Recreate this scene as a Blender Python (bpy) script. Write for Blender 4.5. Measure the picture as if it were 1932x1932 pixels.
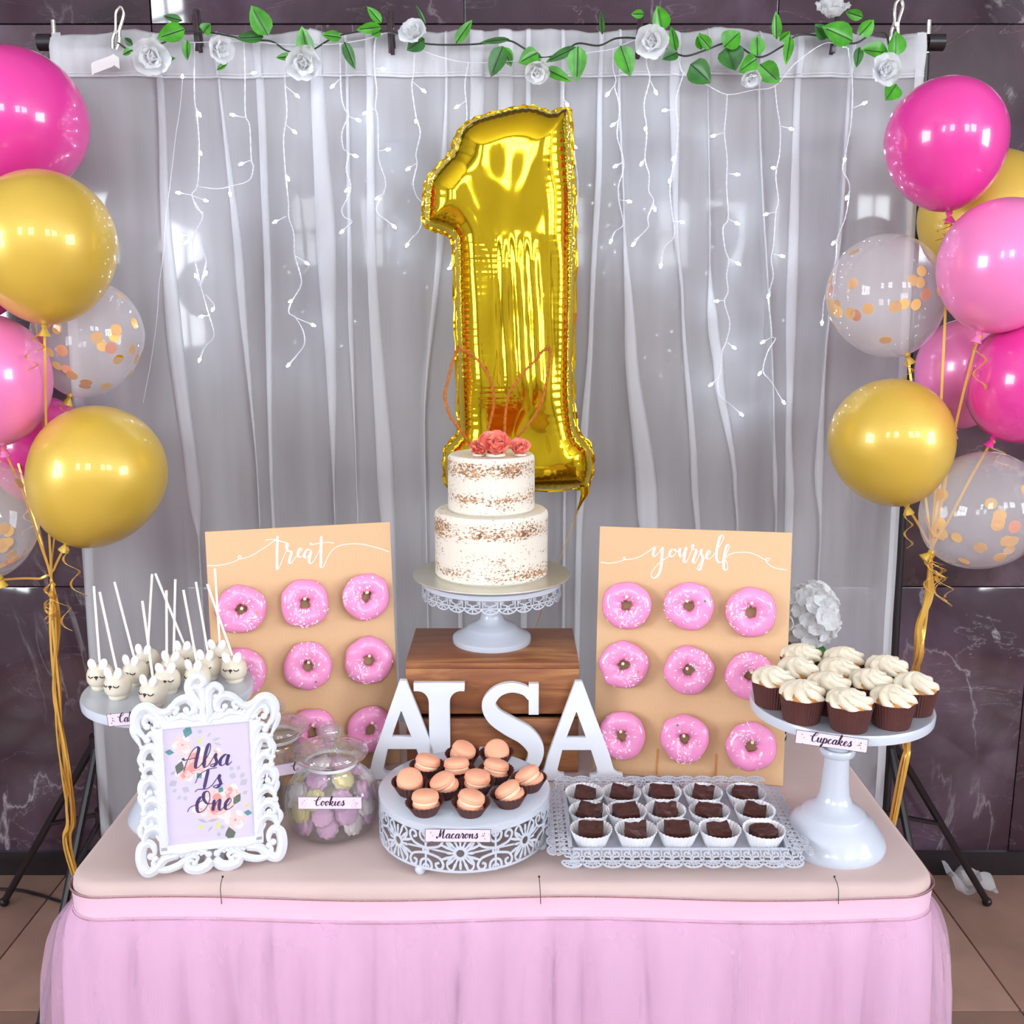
import bpy, bmesh, math, random
import numpy as np
from mathutils import Vector, Matrix, noise as mnoise

for o in list(bpy.data.objects):
    bpy.data.objects.remove(o, do_unlink=True)
SC = bpy.context.scene
COL = SC.collection
PI = math.pi
R = math.radians
V = Vector
rnd = random.Random(7)

# ------------------------------------------------------------------ camera
CAMH, PITCH, F = 1.548, R(11), 1935.0
cam_d = bpy.data.cameras.new('camera')
cam_d.sensor_width = 36
cam_d.lens = 36 * F / 1932
cam_d.clip_start = 0.05
cam = bpy.data.objects.new('camera', cam_d)
COL.objects.link(cam)
cam.location = (0, 0, CAMH)
cam.rotation_euler = (PI / 2 - PITCH, 0, 0)
SC.camera = cam

# ------------------------------------------------------------------ world, exposure
w = bpy.data.worlds.new('world'); SC.world = w
w.use_nodes = True
w.node_tree.nodes['Background'].inputs[0].default_value = (0.75, 0.82, 1.0, 1)
w.node_tree.nodes['Background'].inputs[1].default_value = 1.0
SC.view_settings.view_transform = 'Standard'
SC.view_settings.look = 'None'
SC.view_settings.gamma = 1
SC.view_settings.use_curve_mapping = False
SC.view_settings.exposure = -0.55
WINDOW_GLOW = 34.0          # radiance of the daylight behind the window panes
CEILING_GLOW = 9.0         # ceiling light panels

# ------------------------------------------------------------------ geometry helpers
def lin(c):
    c = c / 255.0
    return c / 12.92 if c <= 0.04045 else ((c + 0.055) / 1.055) ** 2.4
def rgb(r, g, b): return (lin(r), lin(g), lin(b), 1)
CP, SP = math.cos(PITCH), math.sin(PITCH)
def ray(px, py):
    u = (px - 966) / F; v = (py - 966) / F
    return V((u, CP - v * SP, -SP - v * CP))
def on_y(px, py, Y):
    d = ray(px, py); t = Y / d.y
    return V((0, 0, CAMH)) + d * t
def on_z(px, py, Z):
    d = ray(px, py); t = (Z - CAMH) / d.z
    return V((0, 0, CAMH)) + d * t
def on_pl(px, py, P, n):
    d = ray(px, py); o = V((0, 0, CAMH))
    t = (P - o).dot(n) / d.dot(n)
    return o + d * t

def cr(pts, n=6, closed=False):
    """Catmull-Rom through points (tuples or Vectors)."""
    P = [V(p) for p in pts]; out = []
    m = len(P)
    if m < 3 and not closed:
        return [P[0].lerp(P[-1], i / n) for i in range(n + 1)]
    rng = m if closed else m - 1
    for i in range(rng):
        p1 = P[i]; p2 = P[(i + 1) % m]
        p0 = P[i - 1] if (i > 0 or closed) else p1 * 2 - p2
        p3 = P[(i + 2) % m] if (i + 2 < m or closed) else p2 * 2 - p1
        for k in range(n):
            t = k / n
            out.append(0.5 * ((2 * p1) + (p2 - p0) * t + (2 * p0 - 5 * p1 + 4 * p2 - p3) * t * t + (3 * p1 - p0 - 3 * p2 + p3) * t ** 3))
    if not closed: out.append(P[-1].copy())
    return out

class MB:
    def __init__(s): s.v = []; s.f = []; s.m = []
    def add(s, vs, fs, mi=0):
        b = len(s.v); s.v += [tuple(p) for p in vs]
        s.f += [tuple(i + b for i in f) for f in fs]; s.m += [mi] * len(fs)
        return s
    def box(s, c, sz, bev=0.0, M=None, mi=0):
        bm = bmesh.new(); bmesh.ops.create_cube(bm, size=1)
        for v in bm.verts: v.co = V((v.co.x * sz[0], v.co.y * sz[1], v.co.z * sz[2]))
        if bev: bmesh.ops.bevel(bm, geom=bm.edges[:], offset=bev, segments=2, affect='EDGES', profile=0.5)
        bm.verts.index_update()
        vs = [v.co + V(c) for v in bm.verts]
        if M is not None: vs = [M @ p for p in vs]
        s.add(vs, [[v.index for v in f.verts] for f in bm.faces], mi); bm.free(); return s
    def tube(s, pts, r, n=8, closed=False, cap=True, flat=None, up=None, mi=0):
        """flat: (a, b) scale of the section along frame axes; up: fixed axis for the first frame vector"""
        P = [V(p) for p in pts]; m = len(P)
        T = []
        for i in range(m):
            a = P[i - 1] if (i > 0 or closed) else P[i]
            b = P[(i + 1) % m] if (i < m - 1 or closed) else P[i]
            t = b - a
            T.append(t.normalized() if t.length > 1e-9 else V((0, 0, 1)))
        N = V(up) if up is not None else (V((0, 0, 1)) if abs(T[0].z) < 0.9 else V((1, 0, 0)))
        vs = []; fs = []
        for i in range(m):
            N2 = (V(up) if up is not None else N)
            N2 = N2 - T[i] * N2.dot(T[i])
            N = N2.normalized() if N2.length > 1e-6 else N
            B = T[i].cross(N)
            rr = r[i] if hasattr(r, '__len__') else r
            fa, fb = flat if flat else (1, 1)
            for k in range(n):
                a = 2 * PI * k / n
                vs.append(P[i] + (N * math.cos(a) * fa + B * math.sin(a) * fb) * rr)
        for i in range(m if closed else m - 1):
            j = (i + 1) % m
            for k in range(n):
                l = (k + 1) % n
                fs.append((i * n + k, i * n + l, j * n + l, j * n + k))
        if cap and not closed:
            fs.append(tuple(range(n - 1, -1, -1))); fs.append(tuple((m - 1) * n + k for k in range(n)))
        return s.add(vs, fs, mi)
    def lathe(s, prof, n=32, c=(0, 0, 0), rf=None, zf=None, cap0=False, cap1=False, M=None, mi=0):
        vs = []; fs = []; c = V(c)
        for i, (r, z) in enumerate(prof):
            for k in range(n):
                a = 2 * PI * k / n
                q = r * (rf(a, i, z) if rf else 1)
                p = V((q * math.cos(a), q * math.sin(a), z + (zf(a, i, r) if zf else 0)))
                vs.append((M @ p if M is not None else p) + c)
        m = len(prof)
        for i in range(m - 1):
            for k in range(n):
                l = (k + 1) % n
                fs.append((i * n + k, i * n + l, (i + 1) * n + l, (i + 1) * n + k))
        if cap0: fs.append(tuple(range(n - 1, -1, -1)))
        if cap1: fs.append(tuple((m - 1) * n + k for k in range(n)))
        return s.add(vs, fs, mi)
    def ball(s, c, r, n=10, sc=(1, 1, 1), M=None, mi=0):
        prof = [(max(1e-5, r * math.sin(PI * i / n)), -r * math.cos(PI * i / n)) for i in range(n + 1)]
        S = Matrix.Diagonal(V(sc))
        return s.lathe(prof, n=int(n * 1.6), c=c, M=(M @ S if M is not None else S), mi=mi)
    def strip(s, p2, wd, fn, t=0.001, mi=0, bottom=True):
        """flat stroke in 2-D with width wd (list) mapped by fn(u, v, h) to 3-D, thickness t"""
        m = len(p2); vs = []; fs = []
        for i in range(m):
            a = p2[max(0, i - 1)]; b = p2[min(m - 1, i + 1)]
            dx, dy = b[0] - a[0], b[1] - a[1]
            L = math.hypot(dx, dy) or 1e-9
            nx, ny = -dy / L, dx / L
            h = (wd[i] if hasattr(wd, '__len__') else wd) / 2
            x, y = p2[i][0], p2[i][1]
            vs += [fn(x + nx * h, y + ny * h, 0), fn(x + nx * h, y + ny * h, t), fn(x - nx * h, y - ny * h, t), fn(x - nx * h, y - ny * h, 0)]
        for i in range(m - 1):
            o = i * 4; q = o + 4
            fs += [(o + 1, q + 1, q + 2, o + 2), (o, q, q + 1, o + 1), (o + 2, q + 2, q + 3, o + 3)]
            if bottom: fs.append((o + 3, q + 3, q, o))
        fs += [(0, 1, 2, 3), (4 * m - 1, 4 * m - 2, 4 * m - 3, 4 * m - 4)]
        return s.add(vs, fs, mi)
    def grid(s, rows, closed=False, mi=0):
        m = len(rows); n = len(rows[0]); vs = [p for r_ in rows for p in r_]; fs = []
        for i in range(m - 1):
            for k in range(n if closed else n - 1):
                l = (k + 1) % n
                fs.append((i * n + k, i * n + l, (i + 1) * n + l, (i + 1) * n + k))
        return s.add(vs, fs, mi)
    def xf(s, M): s.v = [tuple(M @ V(p)) for p in s.v]; return s
    def mesh(s, name, mats, smooth=True, angle=40):
        me = bpy.data.meshes.new(name)
        me.from_pydata(s.v, [], s.f); me.validate(clean_customdata=False)
        for m in (mats if isinstance(mats, (list, tuple)) else [mats]): me.materials.append(m)
        if any(s.m) and len(me.polygons) == len(s.m): me.polygons.foreach_set('material_index', s.m)
        if smooth:
            me.shade_smooth(); me.set_sharp_from_angle(angle=R(angle))
        me.update(); return me

def tag(o, label=None, cat=None, group=None, kind=None):
    if label: o['label'] = label
    if cat: o['category'] = cat
    if group: o['group'] = group
    if kind: o['kind'] = kind
    return o
def obj(name, mb, mats, parent=None, smooth=True, angle=40, loc=None, rot=None, **kw):
    me = mb if isinstance(mb, bpy.types.Mesh) else mb.mesh(name, mats, smooth, angle)
    o = bpy.data.objects.new(name, me); COL.objects.link(o)
    if parent is not None: o.parent = parent
    if loc is not None: o.location = loc
    if rot is not None: o.rotation_euler = rot
    return tag(o, **kw)
def thing(name, label, cat, loc=(0, 0, 0), rot=(0, 0, 0), group=None):
    o = bpy.data.objects.new(name, None); COL.objects.link(o)
    o.empty_display_size = 0.02
    o.location = loc; o.rotation_euler = rot
    return tag(o, label, cat, group)
def copy_tree(o, parent=None):
    c = o.copy(); COL.objects.link(c)
    if parent is not None: c.parent = parent
    for ch in list(o.children): copy_tree(ch, c)
    return c

# ------------------------------------------------------------------ materials
class NT:
    def __init__(s, name):
        s.mat = bpy.data.materials.new(name); s.mat.use_nodes = True
        s.t = s.mat.node_tree; s.n = s.t.nodes; s.l = s.t.links
        s.out = s.n['Material Output']; s.p = s.n['Principled BSDF']
    def node(s, typ, **kw):
        n = s.n.new(typ)
        for k, v in kw.items():
            if k in n.inputs: n.inputs[k].default_value = v
            else: setattr(n, k, v)
        return n
    def link(s, a, b): s.l.new(a, b)
    def tex(s, coord='Object', scale=(1, 1, 1), offset_random=False):
        tc = s.node('ShaderNodeTexCoord'); mp = s.node('ShaderNodeMapping')
        mp.inputs['Scale'].default_value = scale
        s.link(tc.outputs[coord], mp.inputs['Vector'])
        if offset_random:
            oi = s.node('ShaderNodeObjectInfo'); mu = s.node('ShaderNodeMath', operation='MULTIPLY'); mu.inputs[1].default_value = 37.0
            s.link(oi.outputs['Random'], mu.inputs[0]); s.link(mu.outputs[0], mp.inputs['Location'])
        return mp.outputs['Vector']
    def noise(s, vec, scale=5, detail=4, rough=0.5, dist=0.0):
        n = s.node('ShaderNodeTexNoise'); n.inputs['Scale'].default_value = scale; n.inputs['Detail'].default_value = detail
        n.inputs['Roughness'].default_value = rough; n.inputs['Distortion'].default_value = dist
        s.link(vec, n.inputs['Vector']); return n.outputs['Fac']
    def ramp(s, fac, stops):
        r = s.node('ShaderNodeValToRGB'); e = r.color_ramp.elements
        while len(e) < len(stops): e.new(0.5)
        for i, (p, c) in enumerate(stops):
            e[i].position = p; e[i].color = c
        s.link(fac, r.inputs['Fac']); return r.outputs['Color']
    def mix(s, fac, a, b):
        m = s.node('ShaderNodeMix', data_type='RGBA')
        for sock, val in ((m.inputs[0], fac), (m.inputs[6], a), (m.inputs[7], b)):
            if hasattr(val, 'is_output'): s.link(val, sock)
            else: sock.default_value = val
        return m.outputs[2]
    def math(s, op, a, b=None):
        m = s.node('ShaderNodeMath', operation=op)
        for sock, val in ((m.inputs[0], a), (m.inputs[1], b)):
            if val is None: continue
            if hasattr(val, 'is_output'): s.link(val, sock)
            else: sock.default_value = val
        return m.outputs[0]
    def bump(s, fac, strength=0.2, dist=0.002):
        b = s.node('ShaderNodeBump'); b.inputs['Strength'].default_value = strength; b.inputs['Distance'].default_value = dist
        s.link(fac, b.inputs['Height']); s.link(b.outputs['Normal'], s.p.inputs['Normal'])

def mat(name, col, rough=0.5, metal=0.0, coat=0.0, var=0.06, vscale=18, bump=0.0, bscale=120, sss=0.0, spec=0.5, sheen=0.0):
    t = NT(name); p = t.p
    p.inputs['Roughness'].default_value = rough; p.inputs['Metallic'].default_value = metal
    p.inputs['Coat Weight'].default_value = coat; p.inputs['Coat Roughness'].default_value = 0.05
    p.inputs['Specular IOR Level'].default_value = spec
    if sheen: p.inputs['Sheen Weight'].default_value = sheen
    if sss:
        p.inputs['Subsurface Weight'].default_value = sss; p.inputs['Subsurface Radius'].default_value = (0.01, 0.006, 0.004); p.inputs['Subsurface Scale'].default_value = 0.6
    vec = t.tex()
    if var:
        n = t.noise(vec, vscale, 3)
        d = tuple(max(0, c * (1 - var)) for c in col[:3]) + (1,); u = tuple(min(1, c * (1 + var)) for c in col[:3]) + (1,)
        t.link(t.ramp(n, [(0.3, d), (0.7, u)]), p.inputs['Base Color'])
    else: p.inputs['Base Color'].default_value = col
    if bump: t.bump(t.noise(vec, bscale, 4), bump)
    return t.mat
def sheer(name, col, opacity, transl=0.5, vscale=None):
    """woven sheer cloth: threads scatter and pass light, gaps let rays straight through"""
    t = NT(name); t.n.remove(t.p)
    d = t.node('ShaderNodeBsdfDiffuse'); d.inputs['Color'].default_value = col
    tr = t.node('ShaderNodeBsdfTranslucent'); tr.inputs['Color'].default_value = col
    m1 = t.node('ShaderNodeMixShader'); m1.inputs[0].default_value = transl
    t.link(d.outputs[0], m1.inputs[1]); t.link(tr.outputs[0], m1.inputs[2])
    tp = t.node('ShaderNodeBsdfTransparent'); m2 = t.node('ShaderNodeMixShader')
    if vscale:
        n = t.noise(t.tex(scale=(1, 1, 0.12)), vscale, 3)
        mr = t.node('ShaderNodeMapRange'); mr.inputs[1].default_value = 0.3; mr.inputs[2].default_value = 0.7
        mr.inputs[3].default_value = opacity * 0.8; mr.inputs[4].default_value = min(1, opacity * 1.2)
        t.link(n, mr.inputs[0]); t.link(mr.outputs[0], m2.inputs[0])
    else: m2.inputs[0].default_value = opacity
    t.link(tp.outputs[0], m2.inputs[1]); t.link(m1.outputs[0], m2.inputs[2])
    t.link(m2.outputs[0], t.out.inputs['Surface']); return t.mat
def clearmat(name, tint=(1, 1, 1, 1), milk=0.05, ior=1.45, rough=0.02, milkcol=(0.9, 0.9, 0.9, 1)):
    """thin clear skin: straight transmission, Fresnel reflection, a little haze"""
    t = NT(name); t.n.remove(t.p)
    tp = t.node('ShaderNodeBsdfTransparent'); tp.inputs['Color'].default_value = tint
    gl = t.node('ShaderNodeBsdfGlossy'); gl.inputs['Roughness'].default_value = rough; gl.inputs['Color'].default_value = (1, 1, 1, 1)
    df = t.node('ShaderNodeBsdfDiffuse'); df.inputs['Color'].default_value = milkcol
    m0 = t.node('ShaderNodeMixShader'); m0.inputs[0].default_value = milk
    t.link(tp.outputs[0], m0.inputs[1]); t.link(df.outputs[0], m0.inputs[2])
    fr = t.node('ShaderNodeFresnel'); geo = t.node('ShaderNodeNewGeometry')     # same reflectance from both faces of the thin skin
    bf = geo.outputs['Backfacing']
    t.link(t.math('ADD', ior, t.math('MULTIPLY', bf, 1 / ior - ior)), fr.inputs['IOR'])
    m1 = t.node('ShaderNodeMixShader'); t.link(fr.outputs[0], m1.inputs[0])
    t.link(m0.outputs[0], m1.inputs[1]); t.link(gl.outputs[0], m1.inputs[2])
    t.link(m1.outputs[0], t.out.inputs['Surface']); return t.mat
def glow(name, col, strength):
    t = NT(name); t.n.remove(t.p)
    e = t.node('ShaderNodeEmission'); e.inputs[0].default_value = col; e.inputs[1].default_value = strength
    t.link(e.outputs[0], t.out.inputs['Surface']); return t.mat

def marble():
    t = NT('dark_marble'); p = t.p
    vec = t.tex(offset_random=True)
    cloud = t.noise(vec, 2.2, 6, 0.6, 0.6)
    base = t.ramp(cloud, [(0.25, rgb(40, 25, 31)), (0.5, rgb(62, 42, 52)), (0.75, rgb(96, 76, 92))])
    v1 = t.noise(t.tex(scale=(1.3, 1, 0.7), offset_random=True), 1.5, 7, 0.55, 0.9)
    a = t.math('ABSOLUTE', t.math('SUBTRACT', v1, 0.5))
    vein = t.ramp(a, [(0.0, (1, 1, 1, 1)), (0.003, (0.5, 0.5, 0.5, 1)), (0.009, (0, 0, 0, 1))])
    gate = t.ramp(t.noise(vec, 3.1, 3), [(0.42, (0, 0, 0, 1)), (0.72, (1, 1, 1, 1))])
    v2 = t.noise(t.tex(scale=(0.6, 1, 1.5), offset_random=True), 3.6, 6, 0.6, 1.2)
    b = t.math('ABSOLUTE', t.math('SUBTRACT', v2, 0.52))
    vein2 = t.ramp(b, [(0.0, (0.5, 0.5, 0.5, 1)), (0.006, (0, 0, 0, 1))])
    veins = t.math('ADD', t.math('MULTIPLY', vein, gate), t.math('MULTIPLY', vein2, gate))
    t.link(t.mix(t.math('MULTIPLY', veins, 0.75), base, rgb(176, 168, 172)), p.inputs['Base Color'])
    p.inputs['Roughness'].default_value = 0.06; p.inputs['Specular IOR Level'].default_value = 0.75
    return t.mat
def wood(name, dark, mid, light, scale=1.0):
    t = NT(name); p = t.p
    vec = t.tex(scale=(2.0 * scale, 9 * scale, 14 * scale), offset_random=True)
    n1 = t.noise(vec, 2.0, 5, 0.6, 0.8)
    vec2 = t.tex(scale=(3, 60, 90), offset_random=True)
    n2 = t.noise(vec2, 3.0, 3, 0.6)
    c = t.ramp(n1, [(0.28, dark), (0.5, mid), (0.72, light)])
    c2 = t.mix(t.math('MULTIPLY', n2, 0.5), c, dark)
    t.link(c2, p.inputs['Base Color']); p.inputs['Roughness'].default_value = 0.42
    t.bump(n2, 0.25, 0.001); return t.mat
def naked_icing():
    t = NT('naked_cake_icing'); p = t.p
    vec = t.tex()
    sep = t.node('ShaderNodeSeparateXYZ'); t.link(vec, sep.inputs[0])
    z = t.math('MULTIPLY', sep.outputs[2], 1 / 0.24)
    K = lambda g: (g, g, g, 1)
    band = t.ramp(z, [(0.0, K(.2)), (0.06, K(.75)), (0.16, K(.35)), (0.22, K(.45)), (0.30, K(.2)), (0.36, K(.9)), (0.44, K(.75)), (0.49, K(.2)), (0.55, K(.45)), (0.62, K(.85)), (0.66, K(.4)), (0.74, K(.15)), (0.82, K(1.0)), (0.88, K(.85)), (0.91, K(.1))])
    n1 = t.noise(t.tex(scale=(1, 1, 2.2)), 16, 3)
    fine = t.noise(t.tex(scale=(0.8, 0.8, 1.3)), 230, 3, 0.7)
    s = t.math('ADD', t.math('MULTIPLY', fine, 1.25), t.math('ADD', t.math('MULTIPLY', band, 0.34), t.math('MULTIPLY', n1, 0.55)))
    m = t.ramp(s, [(0.0, K(0)), (0.565, K(0)), (0.60, K(1))]) if False else None
    mr = t.node('ShaderNodeMapRange'); mr.inputs[1].default_value = 1.16; mr.inputs[2].default_value = 1.22
    t.link(s, mr.inputs[0])
    crumb = t.ramp(t.noise(vec, 90, 3), [(0.35, rgb(120, 78, 44)), (0.65, rgb(190, 140, 90))])
    t.link(t.mix(mr.outputs[0], rgb(226, 219, 204), crumb), p.inputs['Base Color'])
    p.inputs['Roughness'].default_value = 0.55
    t.bump(t.math('SUBTRACT', n1, t.math('MULTIPLY', mr.outputs[0], 0.6)), 0.35, 0.003)
    return t.mat
def confetti_latex(): return clearmat('clear_latex', milk=0.2, ior=1.36, rough=0.06, milkcol=(0.95, 0.9, 0.93, 1))

M = dict(
    white=mat('white_enamel', rgb(194, 200, 211), 0.22, coat=0.3, var=0.015),
    white_matte=mat('white_painted_wood', rgb(234, 237, 245), 0.45, var=0.015),
    resin=mat('white_resin', rgb(212, 215, 221), 0.45, var=0.02),
    lace=mat('white_pressed_metal', rgb(196, 200, 211), 0.3, var=0.02),
    marble=marble(),
    plaster=mat('pale_plaster', rgb(196, 196, 204), 0.8, var=0.03, vscale=3),
    ceil=mat('ceiling_paint', rgb(215, 212, 210), 0.8, var=0.02, vscale=2),
    skirting=mat('black_skirting', rgb(34, 26, 30), 0.3),
    floor=mat('brown_floor_tile', rgb(160, 126, 110), 0.45, var=0.16, vscale=7, bump=0.1, bscale=40),
    grout=mat('floor_grout', rgb(124, 98, 84), 0.8),
    frame=mat('window_frame', rgb(70, 66, 66), 0.5),
    pane=glow('daylit_pane', (0.88, 0.94, 1.0, 1), WINDOW_GLOW),
    panel=glow('ceiling_panel_glow', (1.0, 0.95, 0.9, 1), CEILING_GLOW),
    curtain=sheer('sheer_white_voile', rgb(243, 243, 246), 0.57, 0.45, 9),
    voile2=sheer('doubled_white_voile', rgb(243, 243, 246), 0.68, 0.45, 20),
    black=mat('black_metal', rgb(26, 20, 24), 0.35, var=0.1),
    steel=mat('bright_steel', rgb(205, 200, 190), 0.2, metal=1.0, var=0.02),
    peg=mat('dark_wood_peg', rgb(48, 28, 34), 0.5),
    tape=mat('white_tape', rgb(232, 230, 228), 0.6),
    leaf=mat('green_leaf', rgb(64, 146, 28), 0.32, var=0.35, vscale=40),
    leafdark=mat('dark_leaf', rgb(44, 104, 36), 0.35, var=0.35, vscale=40),
    stem=mat('dark_green_stem', rgb(36, 40, 34), 0.5),
    petal=sheer('white_silk_petal', rgb(244, 245, 246), 1.0, 0.5),
    wire=mat('clear_white_wire', rgb(214, 214, 222), 0.3),
    bulb=glow('cold_white_led', (0.70, 0.83, 1.0, 1), 140.0),
    socket=mat('clear_led_cap', rgb(226, 230, 240), 0.15),
    foil=mat('gold_foil', (0.82, 0.57, 0.018, 1), 0.07, metal=1.0, var=0.02),
    hot=mat('hot_pink_latex', rgb(222, 56, 152), 0.24, coat=0.6, var=0.02, sss=0.1),
    soft=mat('pearl_pink_latex', rgb(240, 130, 190), 0.27, metal=0.08, coat=0.6, var=0.02, sss=0.1),
    gold=mat('pearl_gold_latex', rgb(212, 176, 66), 0.38, metal=0.22, coat=0.5, var=0.02),
    clear=confetti_latex(),
    confetti=mat('gold_confetti', rgb(246, 186, 44), 0.3, metal=0.6, var=0.1),
    copper=mat('copper_confetti', rgb(232, 130, 60), 0.3, metal=0.6, var=0.1),
    ribbon=mat('gold_ribbon', rgb(238, 192, 92), 0.28, metal=0.5, var=0.05),
    kraft=mat('kraft_board', rgb(212, 172, 130), 0.6, var=0.02, vscale=200),
    dowel=mat('pale_dowel', rgb(236, 205, 180), 0.5),
    vinyl=mat('white_vinyl', rgb(252, 252, 252), 0.4, var=0),
    dough=mat('donut_dough', rgb(196, 128, 62), 0.6, var=0.15, vscale=60, sss=0.1),
    icing=mat('pink_donut_icing', rgb(238, 148, 196), 0.24, coat=0.3, var=0.04, vscale=50, bump=0.1, bscale=50),
    sprinkle=mat('white_sprinkle', rgb(252, 240, 246), 0.35, var=0.02),
    sdot=mat('orange_candy', rgb(240, 150, 60), 0.35), sblue=mat('blue_candy', rgb(150, 195, 215), 0.35), sgreen=mat('green_candy', rgb(84, 160, 84), 0.35),
    naked=naked_icing(),
    coral=mat('coral_icing', rgb(250, 142, 124), 0.5, var=0.05, sss=0.1),
    cream=mat('ivory_buttercream', rgb(228, 218, 196), 0.4, var=0.02, sss=0.15),
    silver=mat('silver_cake_card', rgb(214, 212, 200), 0.32, metal=0.75, var=0.03),
    glitter=mat('copper_glitter', rgb(198, 118, 44), 0.38, metal=0.6, var=0.6, vscale=700, bump=0.9, bscale=900),
    crate=wood('stained_crate_wood', rgb(112, 66, 44), rgb(160, 100, 62), rgb(214, 156, 92)),
    card=mat('lilac_card', rgb(208, 197, 221), 0.5, var=0.01), cardpink=mat('pale_pink_card', rgb(226, 206, 224), 0.5, var=0.01),
    ink=mat('purple_ink', rgb(62, 42, 96), 0.5, var=0.1), inkdark=mat('dark_ink', rgb(44, 22, 50), 0.5, var=0.1),
    p_blush=mat('print_blush', rgb(226, 198, 194), 0.6, var=0.08, vscale=300), p_rose=mat('print_rose', rgb(220, 150, 144), 0.6, var=0.1, vscale=300),
    p_white=mat('print_ivory', rgb(228, 217, 220), 0.6), p_teal=mat('print_teal', rgb(84, 138, 140), 0.6, var=0.2, vscale=200),
    p_grey=mat('print_grey_green', rgb(178, 180, 190), 0.6, var=0.1), p_dark=mat('print_dark_green', rgb(92, 104, 92), 0.6, var=0.2, vscale=200), p_lime=mat('print_lime', rgb(206, 214, 130), 0.6),
    glass=clearmat('jar_glass', (0.92, 0.93, 0.925, 1), 0.035, 1.85, 0.015),
    frameglass=clearmat('frame_glass', (1, 1, 1, 1), 0.0, 1.35, 0.02),
    lilac=mat('lilac_cookie', rgb(226, 176, 214), 0.5, var=0.06, sss=0.1), lemon=mat('lemon_cookie', rgb(244, 228, 160), 0.5, var=0.05), wcookie=mat('white_cookie', rgb(248, 236, 236), 0.5, var=0.03),
    bcookie=mat('golden_cookie', rgb(190, 126, 66), 0.6, var=0.15),
    shell=mat('peach_macaron', rgb(244, 172, 138), 0.5, var=0.04, bump=0.08, bscale=300), filling=mat('pale_filling', rgb(250, 208, 176), 0.5, bump=0.3, bscale=300),
    case=mat('brown_paper_case', rgb(84, 44, 40), 0.55, var=0.08), wcase=mat('white_paper_case', rgb(240, 238, 242), 0.55, var=0.02),
    brownie=mat('chocolate_brownie', rgb(66, 32, 26), 0.45, var=0.3, vscale=150, bump=0.6, bscale=160),
    sponge=mat('golden_sponge', rgb(196, 128, 60), 0.6, var=0.12, vscale=120, bump=0.3),
    pop=mat('cake_pop_coating', rgb(222, 212, 192), 0.3, coat=0.2, var=0.03, sss=0.15),
    candy=mat('white_candy', rgb(246, 246, 248), 0.3), stick=mat('paper_stick', rgb(248, 244, 232), 0.55),
    face=mat('dark_icing', rgb(48, 24, 20), 0.4),
    cloth=mat('beige_tablecloth', rgb(200, 175, 169), 0.75, var=0.03, vscale=9, bump=0.05, bscale=700, sheen=0.2),
    belt=mat('pink_satin_belt', rgb(226, 188, 208), 0.45, var=0.02), glint=mat('glitter_stitching', rgb(190, 150, 140), 0.25, metal=0.7, var=0.6, vscale=900),
    lining=mat('pink_skirt_lining', rgb(218, 184, 208), 0.75, var=0.03, vscale=6), tulle=sheer('pink_tulle', rgb(236, 204, 226), 0.30, 0.5, 16),
    tabletop=mat('table_plastic', rgb(210, 208, 204), 0.5),
    pot_b=mat('black_glaze', rgb(24, 22, 24), 0.25), 
)
# ================================================================== SETTING
XL, XR, YF, YB, ZC = -3.6, 4.6, -3.5, 2.64, 4.0
def slab(name, c, sz, m, **kw): return obj(name, MB().box(c, sz), m, kind='structure', smooth=False, **kw)
floor = slab('floor', ((XL + XR) / 2, (YF + YB) / 2, -0.06), (XR - XL + .4, YB - YF + .4, 0.10), M['grout'])
tile_me = MB().box((0, 0, 0), (0.596, 0.596, 0.02), 0.002).mesh('tile', M['floor'])
for i in range(14):
    for j in range(11):
        x, y = XL + 0.25 + i * 0.6, YB - 0.28 - j * 0.6
        if x < XR - .1 and y > YF + .1: obj('tile', tile_me, None, floor, loc=(x, y, -0.0101))
slab('ceiling', ((XL + XR) / 2, (YF + YB) / 2, ZC + .05), (XR - XL + .4, YB - YF + .4, .1), M['ceil'])
slab('wall_left', (XL - .05, (YF + YB) / 2, ZC / 2), (.1, YB - YF, ZC), M['plaster'])
slab('wall_right', (XR + .05, (YF + YB) / 2, ZC / 2), (.1, YB - YF, ZC), M['plaster'])
slab('wall_front', ((XL + XR) / 2, YF - .05, ZC / 2), (XR - XL, .1, ZC), M['plaster'])
wb = slab('wall_back', ((XL + XR) / 2, YB + .07, ZC / 2), (XR - XL, .1, ZC), M['skirting'])
zr = [0.0, 0.832, 2.228, 3.624, ZC]
for r_ in range(4):
    h = zr[r_ + 1] - zr[r_]
    me = MB().box((0, 0, 0), (0.749, 0.02, h - .003), 0.0015).mesh('marble_panel', M['marble'])
    for k in range(-5, 7):
        x = -.114 + .752 * k - .376
        if x - .36 > XL and x + .36 < XR:
            obj('marble_panel', me, None, wb, loc=(x, YB + .0101, (zr[r_] + zr[r_ + 1]) / 2))
slab('baseboard_back', ((XL + XR) / 2, YB - .006, .035), (XR - XL, .012, .07), M['skirting'])
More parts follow.
